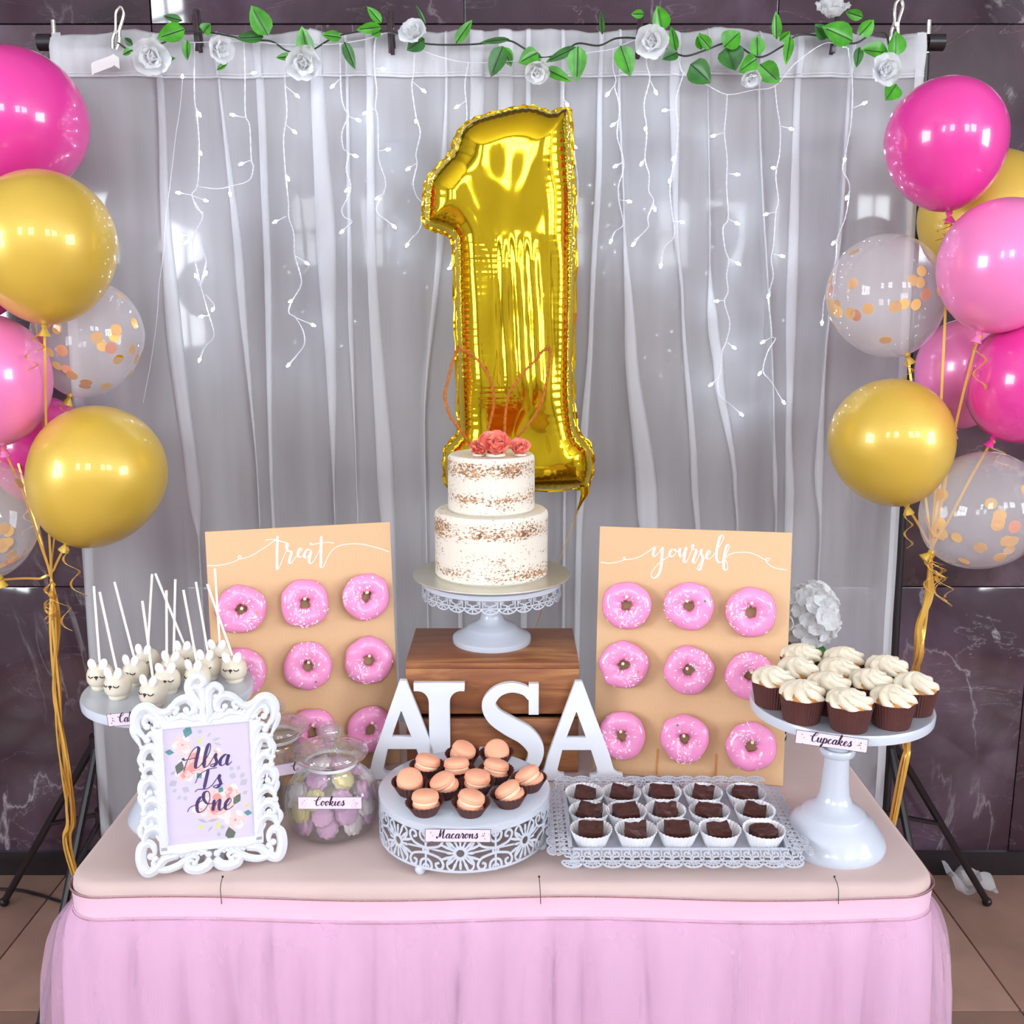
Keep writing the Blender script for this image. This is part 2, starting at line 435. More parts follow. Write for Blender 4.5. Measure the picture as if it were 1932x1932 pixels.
def window(n, c, wdt, hgt, axis, nx=2, nz=2):
    """axis 'y': in the front wall facing +y; 'x+' / 'x-': in a side wall"""
    t = 0.05; f = MB(); p = MB()
    def bx(u, v, su, sv, d, mb):
        if axis == 'y': mb.box((c[0] + u, c[1] + d / 2, c[2] + v), (su, d, sv))
        else:
            s = 1 if axis == 'x+' else -1
            mb.box((c[0] + s * d / 2, c[1] + u, c[2] + v), (d, su, sv))
    for u in (-1, 1): bx(u * (wdt / 2), 0, t, hgt + t, .05, f)
    for v in (-1, 1): bx(0, v * (hgt / 2), wdt + t, t, .05, f)
    for i in range(1, nx): bx(-wdt / 2 + wdt * i / nx, 0, t, hgt, .05, f)
    for i in range(1, nz): bx(0, -hgt / 2 + hgt * i / nz, wdt, t, .05, f)
    o = obj('window_%d' % n, f, M['frame'], kind='structure', smooth=False)
    bx(0, 0, wdt - .01, hgt - .01, .012, p)
    obj('pane', p, M['pane'], o, smooth=False)
window(1, (-1.9, YF, 2.92), .62, 1.15, 'y', 1, 2)
window(2, (-.3, YF, 2.92), .80, 1.15, 'y', 2, 2)
window(3, (2.25, YF, 2.92), .80, 1.15, 'y', 2, 2)
window(4, (3.65, YF, 2.98), 1.2, 1.15, 'y', 2, 2)
window(5, (XL, -.9, 1.9), 1.7, 1.5, 'x+', 3, 2)
window(6, (XR, -.9, 1.9), 1.7, 1.5, 'x-', 3, 2)

# ================================================================== TABLE
T = 0.74
TX0, TX1, TY0, TY1 = -.650, .620, 1.347, 1.953
def rrect(off, n=10, rad=.055):
    """rounded-rectangle outline of the table, offset outward: points and outward normals, anticlockwise"""
    out = []
    x0, x1, y0, y1 = TX0, TX1, TY0, TY1
    cs = [(x1 - rad, y0 + rad, -PI / 2), (x1 - rad, y1 - rad, 0), (x0 + rad, y1 - rad, PI / 2), (x0 + rad, y0 + rad, PI)]
    for i, (cx, cy, a0) in enumerate(cs):
        for k in range(n + 1):
            a = a0 + PI / 2 * k / n; nn = (math.cos(a), math.sin(a))
            out.append((cx + nn[0] * (rad + off), cy + nn[1] * (rad + off), nn))
        nx_, ny_, na = cs[(i + 1) % 4]
        p = out[-1]; q = (nx_ + math.cos(na) * (rad + off), ny_ + math.sin(na) * (rad + off))
        L = math.hypot(q[0] - p[0], q[1] - p[1]); m = max(2, int(L / .006))
        for k in range(1, m): out.append((p[0] + (q[0] - p[0]) * k / m, p[1] + (q[1] - p[1]) * k / m, p[2]))
    return out
tb = thing('folding_table', 'folding party table under the beige cloth and pink skirt', 'table', ((TX0 + TX1) / 2, (TY0 + TY1) / 2, 0))
_o = [(x - (TX0 + TX1) / 2, y - (TY0 + TY1) / 2) for x, y, n in rrect(-.004)]
tt_ = MB().grid([[V((x, y, z)) for x, y in _o] for z in (T - .040, T - .009)], closed=True)
tt_.f += [tuple(range(len(_o)))[::-1], tuple(range(len(_o), 2 * len(_o)))]; tt_.m += [0, 0]
obj('tabletop', tt_, M['tabletop'], tb)
for sx in (-1, 1):
    for sy in (-1, 1):
        obj('leg', MB().tube([(sx * .55, sy * .22, 0), (sx * .55, sy * .22, T - .042)], .013, 10), M['black'], tb)
N_ = len(rrect(0))
prof = [(-.30, 0), (-.05, 0), (-.012, 0), (-.004, -.0025), (.0005, -.009), (.002, -.018), (.002, -.045)]
rows = []
for off, dz in prof:
    off2 = max(off, -.05)
    P = rrect(off2)
    if off < -.2: rows.append([V(((TX0 + TX1) / 2 + (x - (TX0 + TX1) / 2) * .5, (TY0 + TY1) / 2 + (y - (TY0 + TY1) / 2) * .5, T)) for x, y, n in P])
    else:
        rows.append([V((x, y, T + dz + (0 if dz == 0 else .0012 * mnoise.noise(V((x * 14, y * 14, dz * 40))) * min(1, -dz * 80)))) for x, y, n in P])
cb = MB().grid(rows, closed=True); cb.f.append(tuple(range(N_ - 1, -1, -1))[::-1]); cb.m.append(0)
tag(obj('tablecloth', cb, M['cloth'], angle=60), 'plain beige cloth stretched flat over the tabletop', 'tablecloth')
# skirt: a satin belt with glitter stitching, a lining and a gathered tulle layer
sk = thing('table_skirt', 'pink gathered tulle skirt with satin belt around the table', 'table skirt', ((TX0 + TX1) / 2, (TY0 + TY1) / 2, 0))
SKO = V(((TX0 + TX1) / 2, (TY0 + TY1) / 2, 0))
def sag(x, y): return .0035 * math.sin(x * 11 + .6) * (1 if y < TY0 + .03 else .3)
def belt_rows(zs, off):
    return [[V((x, y, T + z + sag(x, y))) - SKO for x, y, n in rrect(off + .0012 * math.sin(x * 60 + z * 90))] for z in zs]
obj('belt', MB().grid(belt_rows([-.0175, -.028, -.040, -.052, -.058], .0045), closed=True), M['belt'], sk)
for z in (-.0185, -.056):
    pts = [p + V((0, 0, 0)) for p in belt_rows([z], .0062)[0]]
    obj('stitching', MB().tube(pts, .0009, 5, closed=True), M['glint'], sk)
def skirt_layer(amp, freq, flare, seed, top=-.052, rough=1.0, low=.005):
    rs = []; rr = random.Random(5); q = 0; CRS = []
    while q < 4.0:
        q += rr.uniform(.025, .085); CRS.append((q, rr.uniform(-.07, .07), rr.uniform(.008, .022), rr.uniform(.004, .011)))
    zs = [top, top - .008, top - .02, top - .035, top - .06, top - .11, top - .18, top - .28, top - .42, top - .58, -(T - low)]
    for z in zs:
        d = top - z; row = []
        fl = flare * (1 - math.exp(-d / .035)) + .05 * d
        am = amp * (1 - math.exp(-d / .03))
        s = 0; prev = None
        for x, y, n in rrect(.004):
            if prev: s += math.hypot(x - prev[0], y - prev[1])
            prev = (x, y)
            wv = math.sin(s * freq + 4.0 * mnoise.noise(V((s * 3, seed, d * .5)))) * .45 + mnoise.noise(V((s * 13, seed * 3.1, d * .9))) * rough + .25 * math.sin(s * 330 + seed) * math.exp(-d / .03)
            o = fl + am * wv
            for (q0, sl_, dp, wd_) in CRS:
                u = abs(s - q0 - sl_ * d)
                if u < wd_ * 3: o -= dp * math.exp(-u / wd_) * (1 - math.exp(-d / .04))
            row.append(V((x + n[0] * o, y + n[1] * o, T + z + sag(x, y))) - SKO)
        rs.append(row)
    return MB().grid(rs, closed=True)
obj('lining', skirt_layer(.009, 62, .012, 3), M['lining'], sk, angle=180)
obj('tulle', skirt_layer(.011, 70, .030, 9, rough=1.2), M['tulle'], sk, angle=180)
obj('tulle', skirt_layer(.012, 52, .042, 21, rough=1.3), M['tulle'], sk, angle=180)
for (px, nm) in ((415, 'left'), (1017, 'middle'), (1580, 'right')):
    c = on_z(px, 1672 if nm != 'middle' else 1660, T); c.y = TY0 + .004
    t = thing('dress_pin', 'small dark dress pin holding the skirt belt, the %s one of three along the front' % nm, 'pin', (c.x, TY0 - .0005, T + .004), (0, 0, 0), 'pins along the front table edge')
    obj('shaft', MB().tube([(0, .010, .001), (.0005, .0, -.001), (.001, -.0065, -.008), (.002, -.0075, -.030)], .0006, 5), M['black'], t)
    obj('head', MB().ball((0, .011, .002), .0017, 8), M['black'], t)

# ================================================================== BACKDROP STAND + CURTAIN
YC = 2.27
BX0, BX1, BZ = -.955, .868, 2.10
st = thing('backdrop_stand', 'black metal backdrop stand with two tripod uprights behind the table', 'stand', ((BX0 + BX1) / 2, YC, 0))
so = V(((BX0 + BX1) / 2, YC, 0))
obj('crossbar', MB().tube([V((BX0 - .01, YC + .012, BZ)) - so, V((BX1 + .012, YC + .012, BZ)) - so], .010, 10), M['black'], st)
for bx in (BX0, BX1):
    s = 1 if bx > 0 else -1
    P = lambda x, y, z: V((bx + x + s * .042 * (1 - z / 2.1), YC + .03 + y, z)) - so
    up = obj('upright_pole', MB().tube([P(0, 0, .12), P(0, 0, 1.2)], .0125, 10).tube([P(0, 0, 1.15), P(0, 0, 2.09)], .0095, 10), M['black'], st)
    obj('spigot', MB().tube([P(0, -.012, 2.08), P(0, -.012, 2.145)], .005, 8), M['steel'], up)
    obj('end_clamp', MB().tube([P(-.004 * s, -.018, BZ), P(.03 * s, -.018, BZ)], .017, 12), M['black'], st)
    lock = MB().tube([P(0, 0, 1.10), P(0, 0, 1.16)], .021, 12).box(P(-.03 * s, -.005, 1.13), (.03, .012, .035), .004)
    obj('locking_collar', lock, M['black'], st)
    hub = MB().tube([P(0, 0, .50), P(0, 0, .56)], .022, 12); obj('tripod_hub', hub, M['black'], st)
    hub2 = MB().tube([P(0, 0, .33), P(0, 0, .37)], .02, 12); obj('tripod_hub', hub2, M['black'], st)
    for a in ((35, 160, 275) if s > 0 else (145, 20, 265)):
        dx, dy = math.cos(R(a)), math.sin(R(a)) * .72
        foot = P(dx * .43, dy * .43, .012); hubp = P(dx * .022, dy * .022, .53)
        lg = obj('tripod_leg', MB().tube([hubp, foot], .0095, 8), M['black'], st)
        obj('rubber_foot', MB().ball(foot, .013, 8), M['black'], lg)
        mid = hubp.lerp(foot, .48)
        obj('brace', MB().tube([P(dx * .02, dy * .02, .35), mid], .006, 6), M['black'], st)
ct = thing('sheer_curtain', 'white sheer voile curtain hanging in long folds behind the table', 'curtain', (-.05, YC, 0))
co = V((-.05, YC, 0))
CX0, CX1 = on_y(98, 64, YC).x, on_y(1746, 70, YC).x
# folds: for each, keys of (photo y, photo x of the fold's middle, half width in photo pixels)
FOLDS = [
 [(150,302,6),(430,312,9),(600,325,14),(950,368,13),(1010,374,1)], [(150,412,2),(500,450,7),(900,485,1)], [(150,490,7),(500,505,6),(950,512,3)],
 [(150,600,12),(450,618,18),(700,628,9),(960,632,1)], [(150,655,2),(600,664,5),(800,672,1)], [(150,699,7),(500,704,9),(900,730,15),(1050,738,11)],
 [(150,842,2),(400,835,6),(800,802,1)], [(150,902,13),(600,880,10),(900,866,4)], [(150,955,13),(600,945,12),(1000,936,8)], [(150,996,5),(900,990,6)], [(150,1062,4),(900,1066,3)],
 [(150,1133,5),(300,1133,6),(600,1116,4),(900,1098,10),(1000,1094,6)], [(150,1168,3),(400,1178,2),(650,1190,12),(950,1222,22),(1050,1230,18)],
 [(150,1272,10),(420,1273,5),(560,1285,3),(900,1308,8),(1050,1318,5)], [(150,1335,1),(510,1335,1.5),(600,1340,11),(700,1352,10),(900,1384,4),(1000,1390,2)],
 [(150,1430,2),(800,1458,1.5),(900,1460,6),(980,1462,2)], [(150,1508,6),(560,1493,10),(800,1488,6),(950,1490,10),(1100,1484,8)], [(150,1605,4),(420,1590,4),(650,1562,2),(900,1547,8),(1000,1550,1)]]
FK = []
for ks in FOLDS:
    q = []
    for (py, px, hw) in ks:
        p = on_y(px, py, YC); q.append((p.z, p.x, hw * .00114))
    FK.append(q)
def cx0(z): return CX0 - .0176 * (2.1 - z)
def cx1(z): return CX1 + .0165 * (2.1 - z)
def fold_at(f, z):
    if z >= f[0][0]: return f[0][1], f[0][2]
    for (z0, x0, h0), (z1, x1, h1) in zip(f, f[1:]):
        if z >= z1:
            t = (z0 - z) / (z0 - z1); t2 = t * t * (3 - 2 * t) * .6 + t * .4
            return x0 + (x1 - x0) * t2, max(.0012, h0 + (h1 - h0) * t2)
    return f[-1][1], max(.0012, f[-1][2])
def curtain_row(z, gather=0.0):
    row = []
    x = cx0(z)
    sway = lambda xx: .016 * math.sin(xx * 9 + .5 * z) + .007 * mnoise.noise(V((xx * 7, z * .8, 1.7)))
    n = 9
    for i, f in enumerate(FK):
        c, h = fold_at(f, z)
        c += .004 * mnoise.noise(V((i * 3.3, z * 1.7, 5)))
        h *= 1 + .25 * mnoise.noise(V((i * 5.1, z * 2.1, 9)))
        for k in range(n): 
            xx = x + (c + h - x) * k / (n - 1); row.append(V((xx, YC + sway(xx) * min(1, (2.14 - z) * 5), z)))
        for k in (1, 2, 3):
            xx = c + h - 2 * h * k / 4; row.append(V((xx, YC + sway(c) * min(1, (2.14 - z) * 5) - .004 - .003 * math.sin(PI * k / 4), z)))
        row.append(V((c - h, YC + sway(c) * min(1, (2.14 - z) * 5) - .007, z)))
        x = c - h + .0004
    for k in range(n):
        xx = x + (cx1(z) - x) * k / (n - 1); row.append(V((xx, YC + sway(xx) * min(1, (2.14 - z) * 5), z)))
    return [p - co for p in row]
zs = [2.085, 2.03, 1.99] + [1.95 - .05 * k for k in range(39)] + [.006]
obj('panel', MB().grid([curtain_row(z) for z in zs]), M['curtain'], ct, angle=180)
# rod pocket header: doubled cloth ruffled over the bar, front and back
def header_row(z, yo):
    r_ = curtain_row(z)
    out = []
    for p in r_:
        n_ = mnoise.noise(V((p.x * 26, 3.3, 0))) * .5 + mnoise.noise(V((p.x * 9, 7.3, 0)))
        zz = z + (.012 * n_ if z > 2.1 else (.004 * n_ if z < 2.04 else 0))
        out.append(V((p.x, p.y + yo + .003 * mnoise.noise(V((p.x * 60, z * 9, 2))), zz)))
    return out
obj('rod_pocket', MB().grid([header_row(z, yo) for z, yo in ((2.030, -.006), (2.055, -.012), (2.085, -.016), (2.112, -.008), (2.120, .010), (2.112, .026), (2.085, .036), (2.05, .03))]), M['voile2'], ct, angle=180)
for (z, r_) in ((2.030, .0018), (2.036, .0010)):
    obj('hem', MB().tube([p + V((0, -.002, 0)) for p in header_row(z, -.007)][::2], r_, 5), M['voile2'], ct)
for xe, s in ((CX0, 1), (CX1, -1)):
    obj('side_hem', MB().grid([[V(((cx0(z) if s > 0 else cx1(z)) - co.x + s * k * .02 + .003 * mnoise.noise(V((z * 5, xe, 0))), -.004 - .003 * k, z)) for k in (0, .5, 1)] for z in [2.115 - .07 * q for q in range(31)]]), M['voile2'], ct)
# tail of the curtain lying on the floor at the right
tail = MB(); rows = []
A0, A1 = on_z(1775, 1650, .004), on_z(1862, 1662, .004)
for i in range(9):
    row = []
    for k in range(13):
        t_ = k / 12; p = A0.lerp(A1, t_ * 1.0) + V((0, (i / 8 - .5) * (.26 - .12 * t_), 0))
        p.z = .006 + .07 * abs(mnoise.noise(V((p.x * 17, p.y * 13, 4)))) * (1 - t_ * .4) + (.012 if i == 7 else 0)
        row.append(p - co)
    rows.append(row)
obj('hem_tail', tail.grid(rows), M['voile2'], ct, angle=25)
tp = on_y(200, 128, YC - .035)
tag(obj('paper_tape', MB().grid([[V((-.030, -.006 * 0, -.004 + dz)), V((-.026, 0, .0 + dz)), V((.012, -.002, .012 + dz)), V((.017, .0, .016 + dz)), V((.029, -.003, .008 + dz))] for dz in (-.011, .011)]), M['tape'], loc=tp, smooth=False), 'strip of white tape stuck on the curtain header at upper left', 'tape')
# clips on the crossbar
def peg(px, py, rz, lab):
    c = on_y(px, py, YC - .028)
    t = thing('clothes_peg', lab, 'peg', c, (0, rz, 0), 'dark pegs on the crossbar')
    for s in (-1, 1):
        obj('prong', MB().box((0, s * .0052, 0), (.0085, .006, .082), .0015, Matrix.Rotation(s * R(3), 4, 'X')).box((s * .0035, s * .007, .006 * s), (.006, .006, .07), .001, Matrix.Rotation(s * R(3), 4, 'X')), M['peg'], t)
    obj('spring', MB().tube([(-.007, 0, .006), (.007, 0, .006)], .004, 8), M['steel'], t)
peg(373, 58, R(-3), 'dark wooden peg on the crossbar above the second white rose from the left')
peg(738, 62, R(-2), 'dark wooden peg beside the white rose left of the gold number balloon')
peg(1206, 70, R(3), 'dark wooden peg left of the big white rose near the bar centre right')
peg(1576, 62, R(6), 'dark wooden peg below the topmost white rose at the right')
def clip(px, py, rz, lab):
    c = on_y(px, py, YC - .03)
    t = thing('metal_clip', lab, 'clip', c, (0, rz, 0))
    for s in (-1, 1):
        obj('jaw', MB().tube(cr([(s * .004, 0, -.038), (s * .007, 0, -.02), (s * .004, 0, .0), (s * .008, 0, .03), (s * .003, 0, .042), (0, 0, .043)], 4), .0034, 7), M['steel'], t)
    obj('hinge', MB().tube([(0, -.008, -.006), (0, .008, -.006)], .0045, 8), M['steel'], t)
clip(222, 56, R(13), 'bright metal spring clip at the left end of the crossbar')
clip(1691, 42, R(6), 'bright metal spring clip above the right end of the garland')

# ================================================================== ROSE GARLAND
YG = YC - .045
ga = thing('rose_garland', 'artificial garland of white roses and green leaves along the crossbar', 'garland', on_y(960, 90, YG))
go = V(ga.location)
def gp(px, py, dy=0.0): return on_y(px, py, YG + dy) - go
vine = [(222, 80), (245, 95), (270, 92), (310, 80), (345, 60), (400, 62), (470, 75), (512, 78), (545, 97), (588, 94), (620, 76), (652, 64), (700, 58), (745, 62), (800, 82), (880, 84), (930, 80), (962, 77), (990, 92), (1015, 107), (1035, 108), (1065, 98), (1090, 82), (1130, 86), (1165, 72), (1210, 74), (1250, 90), (1280, 103), (1300, 105), (1338, 92), (1366, 82), (1392, 86), (1432, 108), (1475, 88), (1508, 66), (1560, 70), (1610, 82), (1640, 66), (1655, 60), (1672, 66), (1680, 100), (1690, 112)]
obj('vine', MB().tube(cr([gp(x, y, -.004 + .008 * math.sin(i * 1.3)) for i, (x, y) in enumerate(vine)], 6), .0019, 6), M['stem'], ga)
LEAVES = [(350,56,297,72,.45),(345,40,308,30,.3),(354,77,354,114,.4),(385,62,396,46,.6),(250,95,232,104,.5),(252,86,235,72,.5),(302,118,331,110,.3),(430,120,408,133,.3),
(507,68,474,11,.5),(498,70,446,72,.3),(583,113,569,50,.42),(554,108,522,109,.35),(645,72,608,66,.4),(650,80,670,130,.28),(720,45,693,13,.35),(720,52,672,56,.3),(718,60,702,66,.5),(801,74,768,95,.55),(803,48,785,10,.15),
(860,83,891,37,.28),(961,75,906,80,.14),(949,88,926,145,.4),(950,90,965,126,.45),(1015,100,980,118,.5),(1010,100,1018,122,.5),(1087,90,1030,117,.2),(1090,88,1088,154,.42),(1028,130,1077,153,.3),(1170,87,1190,143,.46),(1136,66,1134,22,.18),
(1215,28,1190,27,.45),(1250,60,1241,12,.55),(1275,100,1266,48,.25),(1278,100,1250,112,.5),(1322,95,1320,62,.5),(1340,92,1318,65,.4),(1365,90,1396,60,.75),(1370,90,1388,132,.8),(1427,112,1395,135,.5),(1428,106,1428,65,.55),(1433,122,1470,155,.55),(1302,122,1340,155,.6),(1464,75,1464,22,.3),(1490,70,1483,121,.25),(1470,78,1490,60,.5),
(1556,75,1538,46,.6),(1607,78,1552,50,.5),(1627,34,1594,22,.4),(1620,68,1648,38,.6),(1620,90,1616,127,.35),(1675,101,1626,93,.42),(1688,108,1690,60,.65),(1690,160,1672,188,.6)]
def leaf_mb(a, b, wr, tw):
    a = V(a); b = V(b); L = (b - a).length; d = (b - a).normalized()
    s = d.cross(V((0, -1, 0))).normalized(); up = s.cross(d)
    s2 = s * math.cos(tw) + up * math.sin(tw); u2 = s2.cross(d)
    rows = []
    for i in range(7):
        t = i / 6
        wv = L * wr * .62 * (math.sin(PI * (t ** .75)) ** .8 if 0 < t < 1 else 0.0) + (.0006 if t == 0 else 0)
        c = a + d * L * t - up * (.10 * L * (t * t)) + V((0, -.004, 0))
        rows.append([c - s2 * wv + u2 * wv * .25, c - s2 * wv * .5 + u2 * wv * .05, c - u2 * wv * .12, c + s2 * wv * .5 + u2 * wv * .05, c + s2 * wv + u2 * wv * .25])
    mb = MB().grid(rows)
    mb.tube([a + d * L * t - up * (.10 * L * t * t) + V((0, -.0046, 0)) - u2 * .0002 for t in (0, .3, .6, .85)], .0007, 4, mi=1)
    return mb
for i, (x0, y0, x1, y1, wr) in enumerate(LEAVES):
    a = gp(x0, y0, rnd.uniform(-.012, .0)); b = gp(x1, y1, rnd.uniform(-.03, .0))
    dark = (wr < .25 and i % 2 == 0) or i % 4 == 1
    obj('leaf', leaf_mb(a, b, wr * 1.15, rnd.uniform(-.35, .35)), [M['leafdark'] if dark else M['leaf'], M['stem']], ga, angle=60)
def petal_mb(r, cup=.5, curl=.3, wave=.0, n=7, seed=0):
    """petal growing along +x from the origin, cupped upward (+z)"""
    rows = []
    for i in range(n):
        t = i / (n - 1); row = []
        wv = r * (.25 + .75 * math.sin(PI * min(1, t * .62 + .12))) * (1 if t < .8 else (1 - (t - .8) * 2.2))
        for k in range(7):
            s = (k / 6 - .5) * 2
            x = r * t * (1 - .10 * s * s * t)
            z = cup * r * t * t + .45 * wv * s * s * cup - curl * r * max(0, t - .72) * 1.6 + wave * r * mnoise.noise(V((t * 3, s * 2.2, seed)))
            row.append(V((x, s * wv * .62, z)))
        rows.append(row)
    return MB().grid(rows)
def flower_petals(name_, parent, r, layers, m, Mx, seed=0, wave=.22):
    rr = random.Random(seed)
    for li, (cnt, rad, tilt, off) in enumerate(layers):
        for k in range(cnt):
            a = 2 * PI * k / cnt + li * .7 + rr.uniform(-.15, .15)
            mb = petal_mb(r * rad * rr.uniform(.9, 1.08), .45, .35, wave, seed=seed * 7 + li * 3 + k)
            X = Mx @ Matrix.Rotation(a, 4, 'Z') @ Matrix.Translation((r * .04, 0, off * r)) @ Matrix.Rotation(-tilt, 4, 'Y')
            obj(name_, mb.xf(X), m, parent, angle=180)
ROSES = [(288, 106, 36, (.1, -1, -.3)), (411, 92, 27, (.75, -.7, -.2)), (572, 116, 34, (.2, -1, -.45)), (783, 66, 29, (-.3, -1, .5)), (1012, 132, 24, (.1, -.8, -.7)), (1230, 80, 32, (-.2, -1, -.1)), (1417, 143, 21, (0, -.7, -.8)), (1566, 26, 34, (.05, -.45, .9)), (1666, 135, 31, (.1, -1, .05))]
for i, (px, py, pr, n_) in enumerate(ROSES):
    c = gp(px, py, -.028); r = pr * .00112
    n_ = V(n_).normalized(); q = n_.to_track_quat('Z', 'Y').to_matrix().to_4x4()
    X = Matrix.Translation(c) @ q
    bud = MB().lathe([(.0005, r * .5), (r * .12, r * .52), (r * .22, r * .40), (r * .28, r * .18), (r * .2, -.05 * r), (.001, -r * .22)], 14, rf=lambda a, i_, z: 1 + .12 * math.sin(3 * a + z * 260), M=X)
    rose = obj('rose', bud, M['petal'], ga)
    flower_petals('petal', rose, r, [(5, 1.02, .25, -.12), (5, .86, .75, -.02), (4, .62, 1.15, .04)], M['petal'], X, seed=i + 1)

# ================================================================== ICICLE STRING LIGHTS
YS = YC - .050
sl = thing('string_lights', 'icicle string of small cold white lights hanging over the curtain', 'string lights', on_y(960, 110, YS))
slo = V(sl.location)
def sp(px, py, dy=0.0): return on_y(px, py, YS + dy) - slo
WIRES = [
 [(345,78),(367,80),(440,78),(470,78),(537,84),(600,84),(642,82),(690,74),(740,62),(785,90),(840,110),(884,118),(960,116),(1065,106),(1120,98),(1157,92),(1220,72),(1275,110),(1290,138),(1330,158),(1372,178),(1420,170),(1462,162),(1500,120),(1555,82),(1592,86),(1606,70)],
 [(345,140),(340,200),(331,260),(322,340),(314,400),(308,480),(300,540),(296,600),(285,680),(270,760)],
 [(367,80),(367,180),(371,215),(374,245),(376,290),(372,350),(362,368),(375,395),(382,410),(368,440),(363,470),(372,510),(380,545),(393,590),(403,625),(401,640),(386,655),(377,676)],
 [(363,370),(370,392),(383,402)],[(372,445),(385,478),(388,500),(378,535)],[(388,556),(402,572),(404,580)],
 [(460,80),(462,140),(463,215),(471,238),(474,300),(478,315),(470,340),(440,350),(410,356),(372,352)],
 [(537,90),(538,160),(541,215),(535,260),(538,320),(544,380),(545,410),(554,440),(556,480),(567,520),(567,540),(550,570),(545,590),(558,600),(572,625),(574,650),(560,670),(546,686)],
 [(642,82),(642,130),(644,180),(650,205),(657,218),(645,250),(648,280),(658,290),(653,320),(662,350),(655,375),(645,395),(650,410),(664,418),(648,434)],
 [(710,70),(707,85),(706,130),(711,170),(708,202),(713,225),(714,290),(717,310),(727,340),(725,362),(710,395),(725,413),(742,424)],
 [(790,88),(783,95),(780,140),(777,165),(785,220),(793,250),(785,290),(787,310),(780,345),(786,370),(798,388),(793,430),(770,458)],
 [(884,118),(877,160),(881,210),(879,260),(884,330),(866,420),(850,500)],
 [(1065,106),(1066,130),(1063,180),(1070,205),(1080,270),(1090,350),(1085,440)],
 [(1157,92),(1157,130),(1162,150),(1160,165),(1169,200),(1166,235),(1165,260),(1176,300),(1175,325),(1167,350),(1167,375),(1172,400),(1175,425),(1160,437),(1153,452)],
 [(1220,72),(1220,120),(1226,148),(1216,190),(1216,215),(1219,230),(1220,260),(1217,300),(1225,330),(1224,360),(1233,380),(1222,410),(1222,430),(1197,454)],
 [(1290,138),(1277,180),(1276,205),(1279,240),(1276,290),(1268,325),(1264,360),(1268,400),(1272,445),(1255,465),(1248,488)],
 [(1372,178),(1370,215),(1367,250),(1372,300),(1371,350),(1374,412),(1364,430),(1368,470),(1375,492),(1371,520),(1374,550),(1367,570),(1377,610),(1370,645),(1362,665),(1360,700),(1355,715),(1358,745),(1380,765),(1397,780)],
 [(1462,162),(1466,200),(1472,240),(1471,290),(1464,330),(1469,380),(1464,400),(1460,460),(1455,490),(1459,520),(1450,560),(1455,610),(1457,635),(1463,640),(1448,665),(1440,700),(1455,720),(1477,756)],
 [(1600,90),(1608,150),(1606,230),(1595,290),(1590,320),(1600,340),(1603,360),(1595,410),(1580,450),(1577,490),(1565,540),(1555,565),(1552,604)]]
for i, wv in enumerate(WIRES):
    pts = cr([sp(x, y) for x, y in wv], 8)
    mb = MB()
    if i == 1: mb.tube(pts, .0005, 4)
    else:
        for ph in (0, PI):                                    # two twisted strands
            q = []
            for k, p in enumerate(pts):
                q.append(p + V((math.cos(k * 1.5 + ph), math.sin(k * 1.5 + ph) * .6, 0)) * .0010)
            mb.tube(q, .00075, 5)
    obj('wire', mb, M['wire'], sl)
BULBS = [(344,145,344,150),(478,138,462,141),(376,215,368,200),(378,288,374,280),(338,364,362,368),(387,378,362,369),(338,441,366,446),(352,457,366,446),(370,522,376,540),(388,517,380,536),(402,583,405,577),(381,597,396,595),(377,678,384,660),
(440,217,462,222),(456,309,474,302),(434,365,432,351),(560,180,538,162),(555,248,540,236),(543,336,537,322),(520,418,540,408),(578,496,556,482),(549,568,553,566),(590,613,559,600),(545,688,560,672),
(628,162,640,150),(675,226,655,219),(670,294,656,289),(655,358,661,352),(646,436,664,420),(722,130,707,128),(690,213,708,205),(731,282,714,285),(713,373,726,364),(743,427,727,413),
(799,171,779,155),(785,228,786,224),(771,318,787,308),(769,461,780,445),(863,201,880,190),(850,505,860,500),(1070,197,1067,190),(1084,277,1078,274),(1085,442,1088,436),
(1147,177,1160,160),(1157,235,1168,226),(1162,313,1175,306),(1186,380,1169,377),(1153,454,1160,438),(1237,173,1227,152),(1218,242,1219,236),(1211,308,1217,298),(1235,393,1232,381),(1196,460,1206,448),
(1255,208,1274,206),(1271,298,1277,288),(1264,340,1268,328),(1286,419,1270,418),(1247,500,1250,484),(1347,256,1367,250),(1390,329,1375,328),(1390,421,1376,414),(1392,497,1377,489),(1353,568,1366,567),(1384,655,1372,646),(1342,725,1357,712),(1398,781,1384,768),
(1492,243,1474,238),(1460,317,1467,318),(1446,404,1464,400),(1475,483,1459,479),(1450,558,1454,550),(1440,645,1456,636),(1434,704,1440,697),(1478,758,1466,740),(1630,195,1610,204),(1594,300,1596,292),(1598,372,1602,362),(1573,458,1580,450),(1551,608,1553,592),(1592,86,1600,92)]
for (bx, by, wx, wy) in BULBS:
    a = sp(wx, wy); b = sp(bx, by, -.006)
    d = (b - a); L = max(.004, d.length); d.normalize()
    capm = MB().tube([a, a + d * max(.001, L - .009), b - d * .004, b], [.0008, .0009, .0024, .0026], 7)
    lamp = obj('bulb_cap', capm, M['socket'], sl)
    obj('bulb', MB().ball(b, .0030, 7, (1, 1, 1)).tube([b, b + d * .0065], [.0028, .0016], 7), M['bulb'], lamp)
